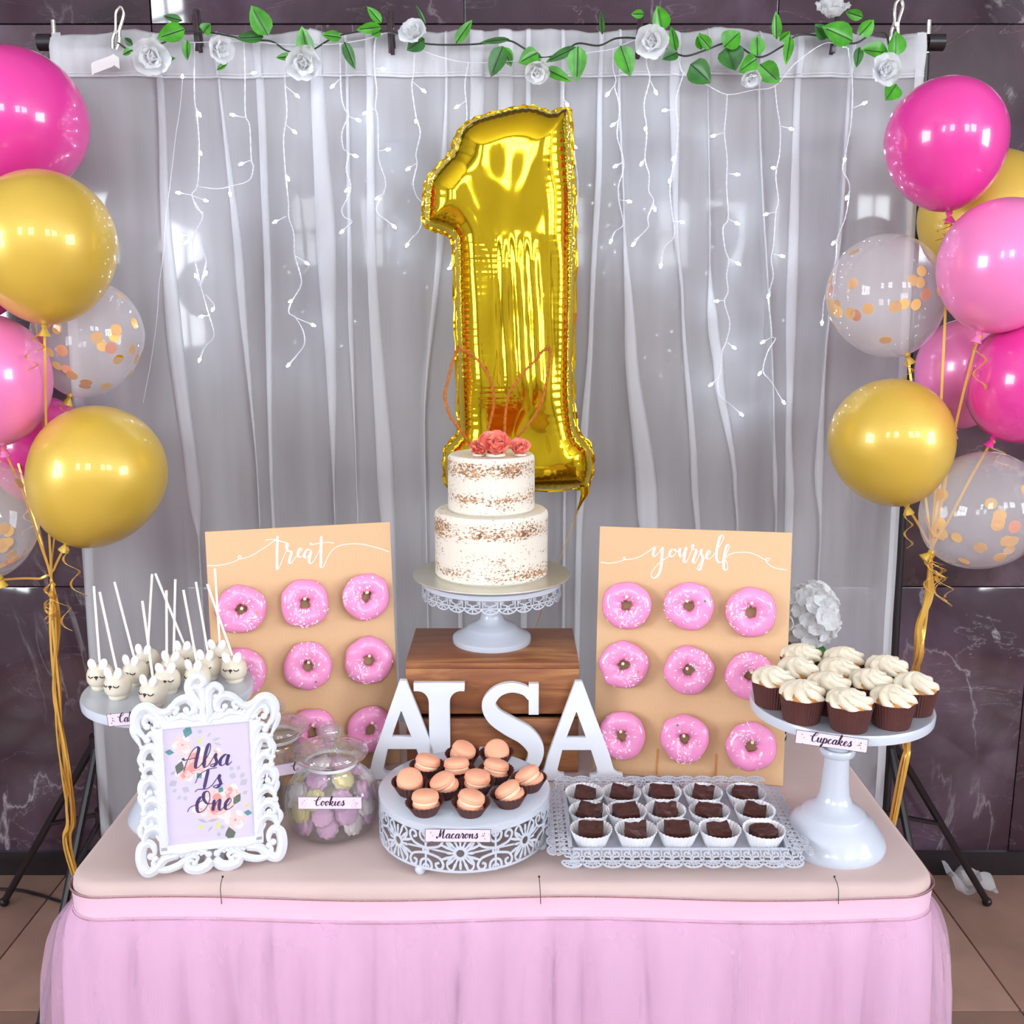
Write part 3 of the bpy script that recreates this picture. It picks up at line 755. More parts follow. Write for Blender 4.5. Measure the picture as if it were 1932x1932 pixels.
# ================================================================== LATEX BALLOONS
def balloon(pxl, pxr, pyt, pyb, Y, m, lab, knot, gather, filled=None, end=None, curl=0):
    cx, cy = (pxl + pxr) / 2, (pyt + pyb) / 2
    c = on_y(cx, cy, Y)
    depth = (c - V((0, 0, CAMH))).dot(V((0, CP, -SP)))
    rx = (pxr - pxl) / 2 * depth / F
    kp = on_y(knot[0], knot[1], Y)
    ax = (kp - c); ax.y = 0
    down = ax.normalized()
    q = (-down).to_track_quat('Z', 'Y').to_matrix().to_4x4()
    t = thing('confetti_balloon' if filled else 'balloon', lab, 'balloon', c)
    kl = min(ax.length, rx * 1.42)
    prof = []
    n = 26
    for i in range(n + 1):
        a = PI * i / n
        if a <= PI / 2: prof.append((rx * math.sin(a), rx * math.cos(a)))
        else:
            s = (a - PI / 2) / (PI / 2)
            bot = kl * .94
            r_ = rx * math.sin(a) * (1 - .10 * s * s) + .004 * s ** 6
            prof.append((max(r_, .0045 if i > n - 2 else 0), rx * math.cos(a) * (bot / rx) ** 1.0 if True else 0))
    prof[0] = (.0004, rx)
    obj('skin', MB().lathe(prof[::-1], 40, M=q), m, t, angle=180)
    kz = -kl * .94
    obj('knot', MB().lathe([(.0046, kz + .003), (.0065, kz - .003), (.004, kz - .007), (.0085, kz - .016), (.011, kz - .021), (.0095, kz - .0215), (.003, kz - .012)], 12, M=q), m if not filled else M['soft' if filled == 'p' else 'gold'], t)
    # ribbon: from the knot to the gathering point, then down the trunk
    k0 = q @ V((0, 0, kz - .006)); g = gather - c
    side = V((rnd.uniform(-.012, .012), rnd.uniform(-.01, .01), 0))
    path = [k0, k0.lerp(g, .35) + V((0, .004, 0)) + side * .5, k0.lerp(g, .7) + side * .4, g]
    for e in (end or []): path.append(e - c + V((rnd.uniform(-.008, .008), rnd.uniform(-.008, .008), 0)))
    pts = cr(path, 9)
    mb = MB(); mb.tube(pts, .0027, 6, flat=(.12, 1.0), up=(.25 + rnd.uniform(-.3, .3), 1, .1))
    rb = obj('ribbon', mb, M['ribbon'], t)
    # curled ribbon ends
    for ci in range(1 + curl):
        pts = []; base = k0 if ci == 0 else g
        dirn = V((rnd.uniform(-.6, .6), -.2, -1)).normalized(); L = rnd.uniform(.05, .11); tw = rnd.uniform(1.6, 2.6)
        rad = rnd.uniform(.007, .014)
        for k in range(26):
            s = k / 25
            pts.append(base + dirn * L * s + V((math.cos(s * tw * 2 * PI), math.sin(s * tw * 2 * PI), 0)) * rad * min(1, s * 4) + V((0, -.006, 0)))
        obj('ribbon_curl', MB().tube(pts, .0024, 6, flat=(.15, 1.0), up=(0, .3, 1)), M['ribbon'], rb)
    if filled:
        rr = random.Random(int(pxl + pxr))
        disc = MB().lathe([(.0004, .0003), (.0115, .0003), (.0117, 0), (.0115, -.0003), (.0004, -.0003)], 14)
        cl = [V((rr.gauss(0, .8), rr.gauss(-.4, .7), rr.uniform(-1.0, .15))) for _ in range(5)]
        for k in range(30):
            while True:
                v = V((rr.gauss(0, 1), rr.gauss(-.2, 1), rr.gauss(-.3, .9))) if k % 3 == 0 else rr.choice(cl).normalized() + V((rr.gauss(0, .22), rr.gauss(0, .22), rr.gauss(0, .22)))
                if v.length > .1: break
            v.normalize(); p = v * rx * .965
            if p.z < 0: p.z *= (kl * .94 / rx) * .93
            X = Matrix.Translation(p) @ v.to_track_quat('Z', 'Y').to_matrix().to_4x4() @ Matrix.Rotation(rr.uniform(-.15, .15), 4, 'X')
            d = MB().add([X @ V(a) for a in disc.v], disc.f)
            obj('confetti_disc', d, M['confetti'] if rr.random() < .82 else M['copper'], t)
    return t
YB_ = 1.99
gl = on_y(97, 1092, YB_)
trunkL = [on_y(103, 1180, YB_), on_y(106, 1300, YB_), on_y(120, 1420, YB_), on_y(132, 1545, YB_), on_y(133, 1620, YB_ + .01), V((-.86, YB_ + .03, .012))]
gr = on_y(1757, 1040, YB_)
trunkR = [on_y(1750, 1120, YB_), on_y(1738, 1180, YB_), on_y(1735, 1235, YB_), on_y(1722, 1300, YB_ + .06), on_y(1712, 1400, YB_ + .1), on_y(1700, 1480, YB_ + .1), V((.80, YB_ + .12, .012))]
B = balloon
B(-105, 161, 97, 360, 2.08, M['hot'], 'hot pink balloon at the top of the left bunch', (40, 372), gl, end=trunkL)
B(-48, 215, 313, 600, 1.91, M['gold'], 'upper gold balloon of the left bunch, above the light pink one', (84, 622), gl, end=trunkL, curl=1)
B(-140, 90, 583, 832, 1.95, M['soft'], 'light pink balloon at the left edge between two gold ones', (8, 850), gl, end=trunkL)
B(67, 268, 520, 740, 2.10, M['clear'], 'clear confetti balloon in front of the left curtain edge', (130, 752), gl, filled='g', end=trunkL)
B(-18, 168, 738, 940, 2.16, M['hot'], 'hot pink balloon half hidden behind the lower gold one at left', (60, 955), gl, end=trunkL)
B(62, 311, 768, 1012, 1.94, M['gold'], 'lower gold balloon of the left bunch, nearest the donut board', (124, 1030), gl, end=trunkL, curl=2)
B(-150, 65, 862, 1076, 1.95, M['clear'], 'clear confetti balloon lowest in the left bunch, cut by the photo edge', (2, 1096), gl, filled='g', end=trunkL, curl=1)
B(-152, 42, 402, 600, 2.14, M['hot'], 'hot pink balloon showing only a sliver behind the upper gold one at left', (-40, 612), gl, end=trunkL)
B(1673, 1895, 135, 388, 2.0, M['hot'], 'hot pink balloon at the top of the right bunch', (1791, 408), gr, end=trunkR)
B(1738, 1990, 293, 530, 2.2, M['gold'], 'gold balloon behind the hot pink and light pink ones at right', (1840, 548), gr, end=trunkR)
B(1775, 2012, 368, 622, 1.92, M['soft'], 'light pink balloon in front at the right edge', (1845, 634), gr, end=trunkR, curl=1)
B(1562, 1778, 442, 662, 2.07, M['clear'], 'clear confetti balloon in front of the right curtain edge', (1714, 675), gr, filled='g', end=trunkR)
B(1732, 1912, 582, 802, 2.17, M['soft'], 'light pink balloon hidden behind others, above the right gold one', (1800, 816), gr, end=trunkR)
B(1828, 2056, 610, 824, 1.95, M['hot'], 'hot pink balloon at the right edge below the light pink one', (1871, 832), gr, end=trunkR, curl=1)
B(1566, 1795, 713, 946, 1.97, M['gold'], 'gold balloon lowest over the curtain in the right bunch', (1712, 958), gr, end=trunkR, curl=2)
B(1748, 1966, 856, 1064, 1.92, M['clear'], 'clear confetti balloon lowest in the right bunch', (1752, 1046), gr, filled='g', end=trunkR, curl=1)

# ================================================================== GOLD FOIL NUMBER BALLOON
OUT1 = [(1071,205),(1077,240),(1079,290),(1080,330),(1083,370),(1085,450),(1084,560),(1081,680),(1082,760),(1090,815),(1111,838),(1118,878),(1110,912),(1095,920),(1010,924),(930,922),(880,922),(845,918),(839,880),(842,846),(858,826),(866,812),(865,760),(862,650),(859,560),(857,480),(853,450),(840,440),(815,432),(801,420),(800,395),(802,365),(807,340),(830,312),(850,290),(862,256),(880,235),(905,222),(950,210),(985,203),(1010,204),(1040,213)]
YN = 2.09
o1 = cr([(p.x, p.z, 0) for p in (on_y(x, y, YN) for x, y in OUT1)], 4, closed=True)
poly = np.array([(p.x, p.y) for p in o1])
cen = np.array([on_y(965, 560, YN).x, on_y(965, 560, YN).z]); poly -= cen
def poly_dist(Q):
    A = poly; Bp = np.roll(poly, -1, 0); d = Bp - A; L2 = (d ** 2).sum(1)
    best = np.full(len(Q), 1e9); near = np.zeros_like(Q); arc = np.zeros(len(Q))
    cum = np.concatenate([[0], np.cumsum(np.sqrt(L2))])[:-1]
    for i in range(len(A)):
        t = np.clip(((Q - A[i]) @ d[i]) / L2[i], 0, 1)
        C = A[i] + t[:, None] * d[i]; dd = np.hypot(*(Q - C).T)
        m_ = dd < best; best[m_] = dd[m_]; near[m_] = C[m_]; arc[m_] = cum[i] + t[m_] * math.sqrt(L2[i])
    ins = np.zeros(len(Q), bool)
    for i in range(len(A)):
        y0, y1 = A[i, 1], Bp[i, 1]
        cnd = ((y0 > Q[:, 1]) != (y1 > Q[:, 1])) & (Q[:, 0] < (Bp[i, 0] - A[i, 0]) * (Q[:, 1] - y0) / (y1 - y0 + 1e-12) + A[i, 0])
        ins ^= cnd
    return best, near, arc, ins
h_ = .0042
gx = np.arange(poly[:, 0].min() - h_, poly[:, 0].max() + 2 * h_, h_); gz = np.arange(poly[:, 1].min() - h_, poly[:, 1].max() + 2 * h_, h_)
GX, GZ = np.meshgrid(gx, gz); Q = np.stack([GX.ravel(), GZ.ravel()], 1)
dist, near, arc, ins = poly_dist(Q)
Q2 = np.where(ins[:, None], Q, near); dd = np.where(ins, dist, 0.0)
Dm = .066
tt = np.clip(dd / Dm, 0, 1)
# blown-up pillow: flat seam, round shoulder, pucker creases running in from the seam
hgt = .062 * np.sqrt(1 - (1 - tt) ** 2.2)
puck = np.sin(arc * 2 * PI / .0135 + 1.5 * np.sin(arc * 40)) * .5 + .5
hgt -= puck * .0048 * np.exp(-dd / .017) * (dd > 0)
zz = Q2[:, 1]; xx = Q2[:, 0]
lump = np.array([mnoise.noise(V((x * 16, z * 9, 3.1))) for x, z in Q2])
hgt += lump * .006 * tt
flute = np.array([abs(mnoise.noise(V((x * 34 + 2 * z, z * 1.3, 8.8)))) for x, z in Q2])
stemmask = np.clip((.12 - zz) / .05, 0, 1) * np.clip((zz + .22) / .06, 0, 1)
hgt += (flute - .22) * .012 * tt * stemmask
# tight horizontal creases under the nose and above the foot
for zc, xc, sx in ((.075, -.045, .03), (-.185, -.025, .03)):
    wgt = np.exp(-((zz - zc) / .022) ** 2 - ((xx - xc) / sx) ** 2)
    hgt += wgt * .0022 * np.sin(zz * 2 * PI / .0075)
hgt[dd <= 0] = 0
nb = thing('number_balloon', 'large gold foil balloon in the shape of a figure 1', 'balloon', (cen[0], YN, cen[1]))
W_ = len(gx); ok = ins.reshape(GX.shape)
def foil_side(s):
    mb = MB(); idx = {}; vs = []; fs = []
    def vi(i, j):
        k = i * W_ + j
        if k not in idx:
            idx[k] = len(vs); vs.append((Q2[k, 0], s * hgt[k], Q2[k, 1]))
        return idx[k]
    for i in range(len(gz) - 1):
        for j in range(W_ - 1):
            if ok[i, j] or ok[i + 1, j] or ok[i, j + 1] or ok[i + 1, j + 1]:
                f = [vi(i, j), vi(i, j + 1), vi(i + 1, j + 1), vi(i + 1, j)]
                fs.append(f if s < 0 else f[::-1])
    return mb.add(vs, fs)
obj('front_foil', foil_side(-1), M['foil'], nb, angle=180)
obj('back_foil', foil_side(1), M['foil'], nb, angle=180)
seam = MB(); rows = []
for k in range(len(poly)):
    p = poly[k]; a = poly[k - 1]; b = poly[(k + 1) % len(poly)]; t_ = b - a; t_ /= np.hypot(*t_); nrm = np.array([t_[1], -t_[0]])
    if k % 1 == 0:
        wv = .0046 + .0016 * math.sin(k * 2.1)
        pin = p - nrm * .002 * -1; pout = p - nrm * wv * (1 if False else -1)
        rows.append([V((p[0] + nrm[0] * -.002, 0, p[1] + nrm[1] * -.002)), V((p[0] + nrm[0] * wv * .5, .0025 * math.sin(k * 1.9), p[1] + nrm[1] * wv * .5)), V((p[0] + nrm[0] * wv, -.0025 * math.sin(k * 2.7), p[1] + nrm[1] * wv))])
sgn = 1
area = sum(poly[i - 1, 0] * poly[i, 1] - poly[i, 0] * poly[i - 1, 1] for i in range(len(poly)))
if area < 0:
    rows = [[V((2 * poly[k][0] - p.x, p.y, 2 * poly[k][1] - p.z)) for p in r_] for k, r_ in enumerate(rows)]
rows.append(rows[0])
obj('seam', seam.grid(rows), M['foil'], nb, angle=25)
c1 = V((cen[0], YN, cen[1]))
tl = [on_y(1100, 915, YN - .01) - c1, on_y(1104, 930, YN - .012) - c1, on_y(1097, 945, YN - .012) - c1, on_y(1090, 962, YN) - c1, on_y(1080, 990, YN) - c1]
obj('tail', MB().tube(tl, [.012, .009, .004, .002, .0008], 7, flat=(.35, 1), up=(0, 1, 0)), M['foil'], nb)
obj('string', MB().tube(cr([tl[-2], on_y(1062, 1040, YN) - c1, on_y(1048, 1075, YN) - c1, on_y(1012, 1180, YN + .01) - c1, on_y(990, 1240, YN + .05) - c1], 5), .0009, 5), M['ribbon'], nb)
# ================================================================== LETTERING (drawn with a pen, stroke by stroke)
GL = {
 'a': (1.0, [[(.72,.82),(.5,1.0),(.18,.62),(.2,.12),(.45,.02),(.68,.38),(.76,.98)], [(.76,.98),(.7,.3),(.82,.0),(1.0,.16),(1.1,.3)]]),
 'c': (.74, [[(.62,.78),(.44,1.0),(.16,.6),(.2,.1),(.48,.0),(.84,.3)]]),
 'e': (.74, [[(.0,.2),(.38,.42),(.58,.78),(.42,1.0),(.16,.62),(.2,.1),(.48,.0),(.84,.3)]]),
 'f': (.7, [[(0,.2),(.45,.9),(.6,1.7),(.45,2.1),(.3,1.6),(.28,0),(.24,-.8),(.38,-.95),(.46,-.5),(.34,.0),(.8,.3)]]),
 'i': (.55, [[(0,.25),(.22,1.0),(.18,.25),(.34,.0),(.65,.3)], [(.26,1.38),(.28,1.5)]]),
 'k': (.95, [[(0,.25),(.36,1.4),(.42,1.95),(.26,2.1),(.16,1.2),(.14,0)], [(.14,.4),(.45,.95),(.66,.88),(.55,.55),(.3,.48),(.58,.1),(.78,-.06),(1.05,.25)]]),
 'l': (.55, [[(0,.25),(.4,1.2),(.45,1.95),(.28,2.1),(.15,1.4),(.16,.25),(.32,.0),(.65,.3)]]),
 'n': (1.0, [[(.0,.7),(.14,.98),(.16,.0)], [(.16,.1),(.42,.86),(.62,.95),(.64,.3),(.78,0),(1.1,.3)]]),
 'o': (.82, [[(.55,.95),(.34,1.0),(.12,.5),(.34,.0),(.62,.45),(.52,.95),(.66,.78),(.95,.85)]]),
 'p': (.86, [[(0,.6),(.18,1.05),(.14,0),(.06,-.75),(-.1,-.9),(-.12,-.6),(.1,-.1)], [(.14,.2),(.4,.98),(.68,.7),(.6,.12),(.32,.02),(.6,.0),(.96,.3)]]),
 'r': (.74, [[(0,.2),(.25,1.15),(.3,.92),(.54,.9),(.5,.25),(.6,.0),(.84,.3)]]),
 's': (.7, [[(0,.2),(.42,1.15),(.42,.85),(.6,.35),(.4,-.02),(.14,.08),(.3,.22),(.8,.3)]]),
 'u': (.95, [[(0,.7),(.14,1.0),(.14,.25),(.34,.0),(.6,.4),(.68,1.0)], [(.68,1.0),(.64,.25),(.78,.0),(1.05,.3)]]),
 'w': (1.1, [[(0,.7),(.14,1.0),(.14,.25),(.34,.0),(.58,.5),(.62,1.0)], [(.62,1.0),(.6,.25),(.8,0),(1.0,.5),(.98,.98),(1.2,.85)]]),
 'A': (1.15, [[(-.45,1.05),(-.3,.85),(.2,.9),(.8,.95)], [(-.2,-.25),(-.12,.5),(.2,1.6),(.55,1.95),(.72,1.7)], [(.72,1.9),(.64,.5),(.72,.02),(.95,.1),(1.2,.5)]]),
 'B': (1.2, [[(.35,1.85),(.3,0)], [(-.1,1.4),(.3,1.95),(.9,1.85),(.85,1.2),(.4,1.02),(1.0,.8),(.85,.05),(.15,.06)]]),
 'C': (1.1, [[(-.3,1.2),(.1,1.1),(.85,1.5),(.9,1.95),(.6,1.95),(.25,1.1),(.32,.2),(.7,.0),(1.2,.45)]]),
 'I': (1.0, [[(-.2,.6),(.0,1.35),(.5,1.75),(1.15,1.85)], [(.55,1.8),(.5,.0)], [(-.1,-.2),(.1,.0),(.7,-.02),(1.05,.3)]]),
 'M': (1.5, [[(-.1,.4),(.0,.02),(.2,.2),(.42,1.85)], [(.42,1.9),(.52,.2)], [(.52,.2),(1.02,1.95)], [(1.02,1.95),(1.05,.3),(1.22,0),(1.5,.3)]]),
 'O': (1.35, [[(-.6,.15),(-.45,.55),(.0,.75),(.5,1.1)], [(.55,1.3),(.3,1.4),(.1,.8),(.3,.05),(.8,.2),(1.1,1.1),(.9,1.85),(.55,1.75),(.6,1.2),(.95,.75),(1.35,.7)]]),
 'P': (1.1, [[(.35,1.85),(.28,0),(.0,-.1)], [(-.15,1.3),(.25,1.9),(.85,1.85),(.85,1.1),(.35,.92)]]),
}
def pen(pts, thin, thick, n=7):
    q = cr([(x, y, 0) for x, y in pts], n); ws = []
    for i in range(len(q)):
        d = q[min(i + 1, len(q) - 1)] - q[max(0, i - 1)]
        L = d.length or 1e-9
        ws.append(thin + (thick - thin) * max(0, -d.y / L) ** 1.3)
    ws = [(ws[max(0, i - 2)] + ws[max(0, i - 1)] + ws[i] + ws[min(len(ws) - 1, i + 1)] + ws[min(len(ws) - 1, i + 2)]) / 5 for i in range(len(ws))]
    ws[0] = ws[0] * .5 + thin * .3; ws[-1] = ws[-1] * .5 + thin * .3
    return [(p.x, p.y) for p in q], ws
def word(mb, text, x0, y0, s, fn, thin=.07, thick=.24, t=.0003, width=None, slant=.18):
    """script word with its baseline at (x0, y0), x-height s; returns its width"""
    W = sum(GL[c][0] if c != ' ' else .7 for c in text)
    k = 1.0 if width is None else width / (W * s)
    x = 0
    for c in text:
        if c == ' ': x += .7; continue
        adv, sts = GL[c]
        for st_ in sts:
            q, ws = pen(st_, thin, thick)
            q = [(x0 + (x + a + slant * b) * s * k, y0 + b * s) for a, b in q]
            mb.strip(q, [v * s for v in ws], fn, t, bottom=False)
        x += adv
    return W * s * k
def flat_fn(M4=Matrix()):      # card plane: u right, v up, front toward -y
    return lambda u, v, h: M4 @ V((u, -h, v))
def blob(mb, cx, cy, rx, ry, ang, fn, h=.0002, n=10, mi=0, leaf=False):
    vs = []
    for k in range(n):
        a = 2 * PI * k / n; r_ = (1 if not leaf else 1)
        x = rx * math.cos(a); y = ry * math.sin(a) * (1 if not leaf else max(.05, (1 - abs(math.cos(a)) ** 1.5)))
        vs.append(fn(cx + x * math.cos(ang) - y * math.sin(ang), cy + x * math.sin(ang) + y * math.cos(ang), h))
    mb.add(vs, [tuple(range(n))], mi)
def label_card(text, lab, loc, rot, w_=.074, h_=.0195, pink=True):
    t = thing('name_card', lab, 'card', loc, rot, 'floral name cards on the sweets')
    card = obj('card', MB().box((0, 0, 0), (w_, .0009, h_)), M['cardpink'], t, smooth=False)
    fn = lambda u, v, h: V((u, -.0005 - h, v))
    bd = MB()
    for s in (-1, 1):
        bd.strip([(-w_ / 2, s * (h_ / 2 - .0003)), (w_ / 2, s * (h_ / 2 - .0003))], .0006, fn, .0001)
        bd.strip([(s * (w_ / 2 - .0003), -h_ / 2), (s * (w_ / 2 - .0003), h_ / 2)], .0006, fn, .0001)
    obj('border', bd, M['inkdark'], t, smooth=False)
    wd = MB(); xh = .0068
    W = sum(GL[c][0] if c != ' ' else .7 for c in text) * xh
    k = min(1.15, w_ * .62 / W)
    word(wd, text, -W * k / 2 - .001, -h_ * .20, xh, fn, .11, .32, .0002, width=W * k)
    obj('lettering', wd, M['inkdark'], t, smooth=False)
    dots = MB(); rr = random.Random(len(text))
    for s in (-1, 1):
        for q in range(16):
            mi = rr.choice([0, 0, 1, 2, 3])
            blob(dots, s * (w_ * .40 + rr.gauss(0, .0026)), rr.gauss(0, h_ * .22), rr.uniform(.0005, .0015), rr.uniform(.0004, .0009), rr.uniform(0, 3), fn, .00012, 7, mi)
    obj('printed_flowers', dots, [M['p_blush'], M['p_rose'], M['inkdark'], M['p_grey']], t, smooth=False)
    return t

# ================================================================== DONUT BOARDS
def donut_meshes(seed):
    rr = random.Random(seed)
    R0, r0 = .0258, .0155
    def shape(a, b, grow, wav):
        n = mnoise.noise(V((math.cos(a) * 1.6, math.sin(a) * 1.6, seed * 2.7)))
        RR = R0 * (1 + .11 * n); r = (r0 + grow) * (1 + .09 * mnoise.noise(V((math.cos(a) * 2, math.sin(a) * 2, b + seed))))
        return V(((RR + r * math.cos(b)) * math.cos(a), -r * .82 * math.sin(b) - .0135, (RR + r * math.cos(b)) * math.sin(a)))
    na, nb_ = 40, 18
    dough = MB().grid([[shape(2 * PI * i / na, 2 * PI * k / nb_, 0, 0) for k in range(nb_)] for i in range(na)] + [[shape(0, 2 * PI * k / nb_, 0, 0) for k in range(nb_)]], closed=True)
    rows = []
    for i in range(na * 2 + 1):
        a = 2 * PI * (i % (na * 2)) / (na * 2)
        lo = -R(14) + R(16) * mnoise.noise(V((math.cos(a) * 2.4, math.sin(a) * 2.4, seed + 11))) + R(7) * math.sin(a * 7 + seed)
        hi = PI + R(25)
        rows.append([shape(a, lo + (hi - lo) * k / 14, .0016 * (1 if 0 < k < 14 else -.4), 0) for k in range(15)])
    ice = MB().grid(rows)
    spr = MB()
    for q in range(rr.randint(46, 70)):
        cl = rr.random() < .55
        a = rr.gauss([.4, 2.6, 4.4][seed % 3], .55) if cl else rr.uniform(0, 2 * PI)
        b = rr.uniform(R(25), R(150)); p = shape(a, b, .0021, 0); p2 = shape(a + rr.uniform(-.12, .12), b + rr.uniform(-.22, .22), .0023, 0)
        d = (p2 - p); d = d.normalized() * .0046 if d.length > 1e-5 else V((.003, 0, 0))
        spr.tube([p - d * .5, p + d * .5], .00066, 5)
    for q in range(rr.randint(2, 5)):
        a = rr.uniform(0, 2 * PI); b = rr.uniform(R(50), R(120)); p = shape(a, b, .0024, 0)
        if q % 2: spr.ball(p, .0018, 6)
        else:                                                     # a tiny star
            vs = []
            for k in range(10):
                rad = .0032 if k % 2 == 0 else .0014; an = k * PI / 5
                vs.append(p + V((rad * math.cos(an), -.0008, rad * math.sin(an))))
            spr.add(vs + [p + V((0, -.0014, 0))], [(k, (k + 1) % 10, 10) for k in range(10)])
    a = rr.uniform(.8, 2.2); b = rr.uniform(R(60), R(110))
    dot = MB().ball(shape(a, b, .0024, 0), .0019, 7)
    return (dough.mesh('dough', M['dough']), ice.mesh('icing', M['icing'], angle=180), spr.mesh('sprinkles', M['sprinkle']),
            dot.mesh('candy_dot', M[['sdot', 'sblue', 'sgreen'][seed % 3]]))
DONUTS = [donut_meshes(s) for s in range(6)]
ROWN = ['top', 'middle', 'bottom']; COLN = ['left', 'centre', 'right']
def donut(P, Mx, k, lab, spin, bits=None):
    t = thing('donut', lab, 'donut', P, (0, 0, 0), 'pink donuts on the two boards')
    e = (Mx @ Matrix.Rotation(spin, 4, 'Y')).to_euler(); t.rotation_euler = e
    me = DONUTS[k % 6]
    obj('dough', me[0], None, t); obj('icing', me[1], None, t); obj('sprinkles', me[2], None, t, kind='stuff')
    if k % 2 == 0: obj('candy_dot', me[3], None, t)
    return t
def board(side, BL, BR, lean, Wd, Ht, holes, strokes, zoom0, crosses):
    BL, BR = V(BL), V(BR)
    ux = (BR - BL).normalized(); back = V((-ux.y, ux.x, 0))
    uz = (V((0, 0, 1)) * math.cos(lean) + back * math.sin(lean)).normalized()
    nrm = ux.cross(uz).normalized()              # toward the viewer
    if nrm.y > 0: nrm = -nrm
    Mx = Matrix((ux, -nrm, uz)).transposed().to_4x4()
    org = BL
    word_ = 'treat' if side == 'left' else 'yourself'
    t = thing('donut_board', 'kraft donut board on the %s, with white script reading %s' % (side, word_), 'donut board', org, Mx.to_euler())
    inv = (Matrix.Translation(org) @ Mx).inverted()
    loc = lambda px, py: inv @ on_pl(px, py, org, nrm)
    obj('panel', MB().box((Wd / 2, .003, Ht / 2), (Wd, .006, Ht), .0012), M['kraft'], t)
    obj('stand_leg', MB().box((Wd * .35, .045, .06), (.006, .085, .118), .001), M['kraft'], t)
    obj('stand_leg', MB().box((Wd * .65, .045, .06), (.006, .085, .118), .001), M['kraft'], t)
    if side == 'right':
        for (a, b) in (((1244, 1412), (1236, 1462)), ((1346, 1422), (1355, 1471))):
            pa, pb = loc(*a), loc(*b)
            obj('support_slot', MB().box(((pa.x + pb.x) / 2, -.0008, (pa.z + pb.z) / 2), (.0026, .0030, .046), .0008, None), M['dough'], t)
    for i, (hx, hy) in enumerate(holes):
        h = loc(hx, hy)
        obj('peg', MB().tube([(h.x, .004, h.z), (h.x, -.033, h.z + .006)], .0027, 10), M['dowel'], t)
    mb = MB(); fn = lambda u, v, h: V((u, -h, v))
    z0x, z0y, sc = zoom0
    for st_ in strokes:
        q = [loc(z0x + x / sc, z0y + y / sc) for x, y in st_]
        thick = .0042 if st_ is not strokes[0] and st_ is not strokes[-1] else .0016
        pts, ws = pen([(p.x, p.z) for p in q], .00105, thick, 8)
        mb.strip(pts, ws, fn, .0006, bottom=False)
    obj('script_lettering', mb, M['vinyl'], t, smooth=False, label='white script lettering %s' % word_)
    return t, Mx, org, nrm, loc
S_TREAT = [
 [(100,468),(200,468),(330,440),(395,405),(412,385),(395,378),(384,396),(410,408),(500,380),(600,320),(720,240)],
 [(742,200),(739,300),(737,420),(736,505)],
 [(736,508),(757,485),(800,385),(838,300),(848,278),(836,268),(822,290),(836,332),(868,345),(858,390),(848,435),(864,448),(888,418),(930,362)],
 [(925,368),(950,345),(966,322),(950,312),(932,340),(930,375),(945,393),(968,384),(990,360)],
 [(1048,335),(1022,320),(992,350),(988,388),(1004,400),(1030,372),(1050,330)],
 [(1050,330),(1036,390),(1030,430),(1046,450),(1075,420),(1125,330)],
 [(1140,200),(1138,350),(1135,486)],
 [(630,235),(700,230),(760,245),(832,265)],[(1040,262),(1055,276),(1140,262),(1200,258),(1258,263)],
 [(1136,490),(1165,470),(1200,390),(1240,330),(1300,290),(1400,271),(1500,273),(1600,292),(1690,318),(1760,345)]]
S_YOUR = [
 [(162,438),(250,447),(340,430),(380,410),(386,396),(372,392),(370,408),(400,415),(500,395),(590,345),(640,305)],
 [(655,298),(640,360),(652,385),(690,350),(724,300)],
 [(726,300),(720,370),(712,470),(690,545),(652,582),(622,565),(632,522),(690,450),(790,378)],
 [(832,322),(808,322),(788,360),(804,388),(834,370),(850,338),(836,322),(856,342),(882,318)],
 [(885,308),(878,355),(892,388),(918,345),(940,300)],
 [(941,300),(926,370),(920,428),(936,440),(962,398)],
 [(960,402),(998,308),(1012,284),(996,284),(1002,318),(1034,330),(1010,398),(1002,432),(1020,442),(1052,392)],
 [(1050,392),(1082,322),(1074,352),(1092,400),(1076,478),(1060,508),(1040,498),(1062,458),(1110,400)],
 [(1108,398),(1146,368),(1160,345),(1146,335),(1126,370),(1130,402),(1156,406),(1184,378)],
 [(1180,384),(1232,310),(1280,222),(1274,196),(1250,208),(1226,288),(1214,378),(1230,434),(1256,440),(1292,398)],
 [(1288,402),(1326,318),(1330,282),(1310,288),(1290,360),(1280,448),(1286,500),(1306,508),(1320,478),(1304,430),(1292,408)],
 [(1292,408),(1332,368),(1400,350),(1500,348),(1580,372),(1640,405),(1686,424),(1700,408),(1680,400),(1667,420),(1686,452),(1750,490),(1860,510)]]
HL = [(456,1150),(573,1132),(689,1120),(456,1262),(580,1250),(693,1238),(470,1372),(588,1366),(698,1362)]
HR = [(1184,1128),(1296,1136),(1416,1140),(1177,1252),(1296,1261),(1416,1268),(1173,1378),(1290,1386),(1417,1398)]
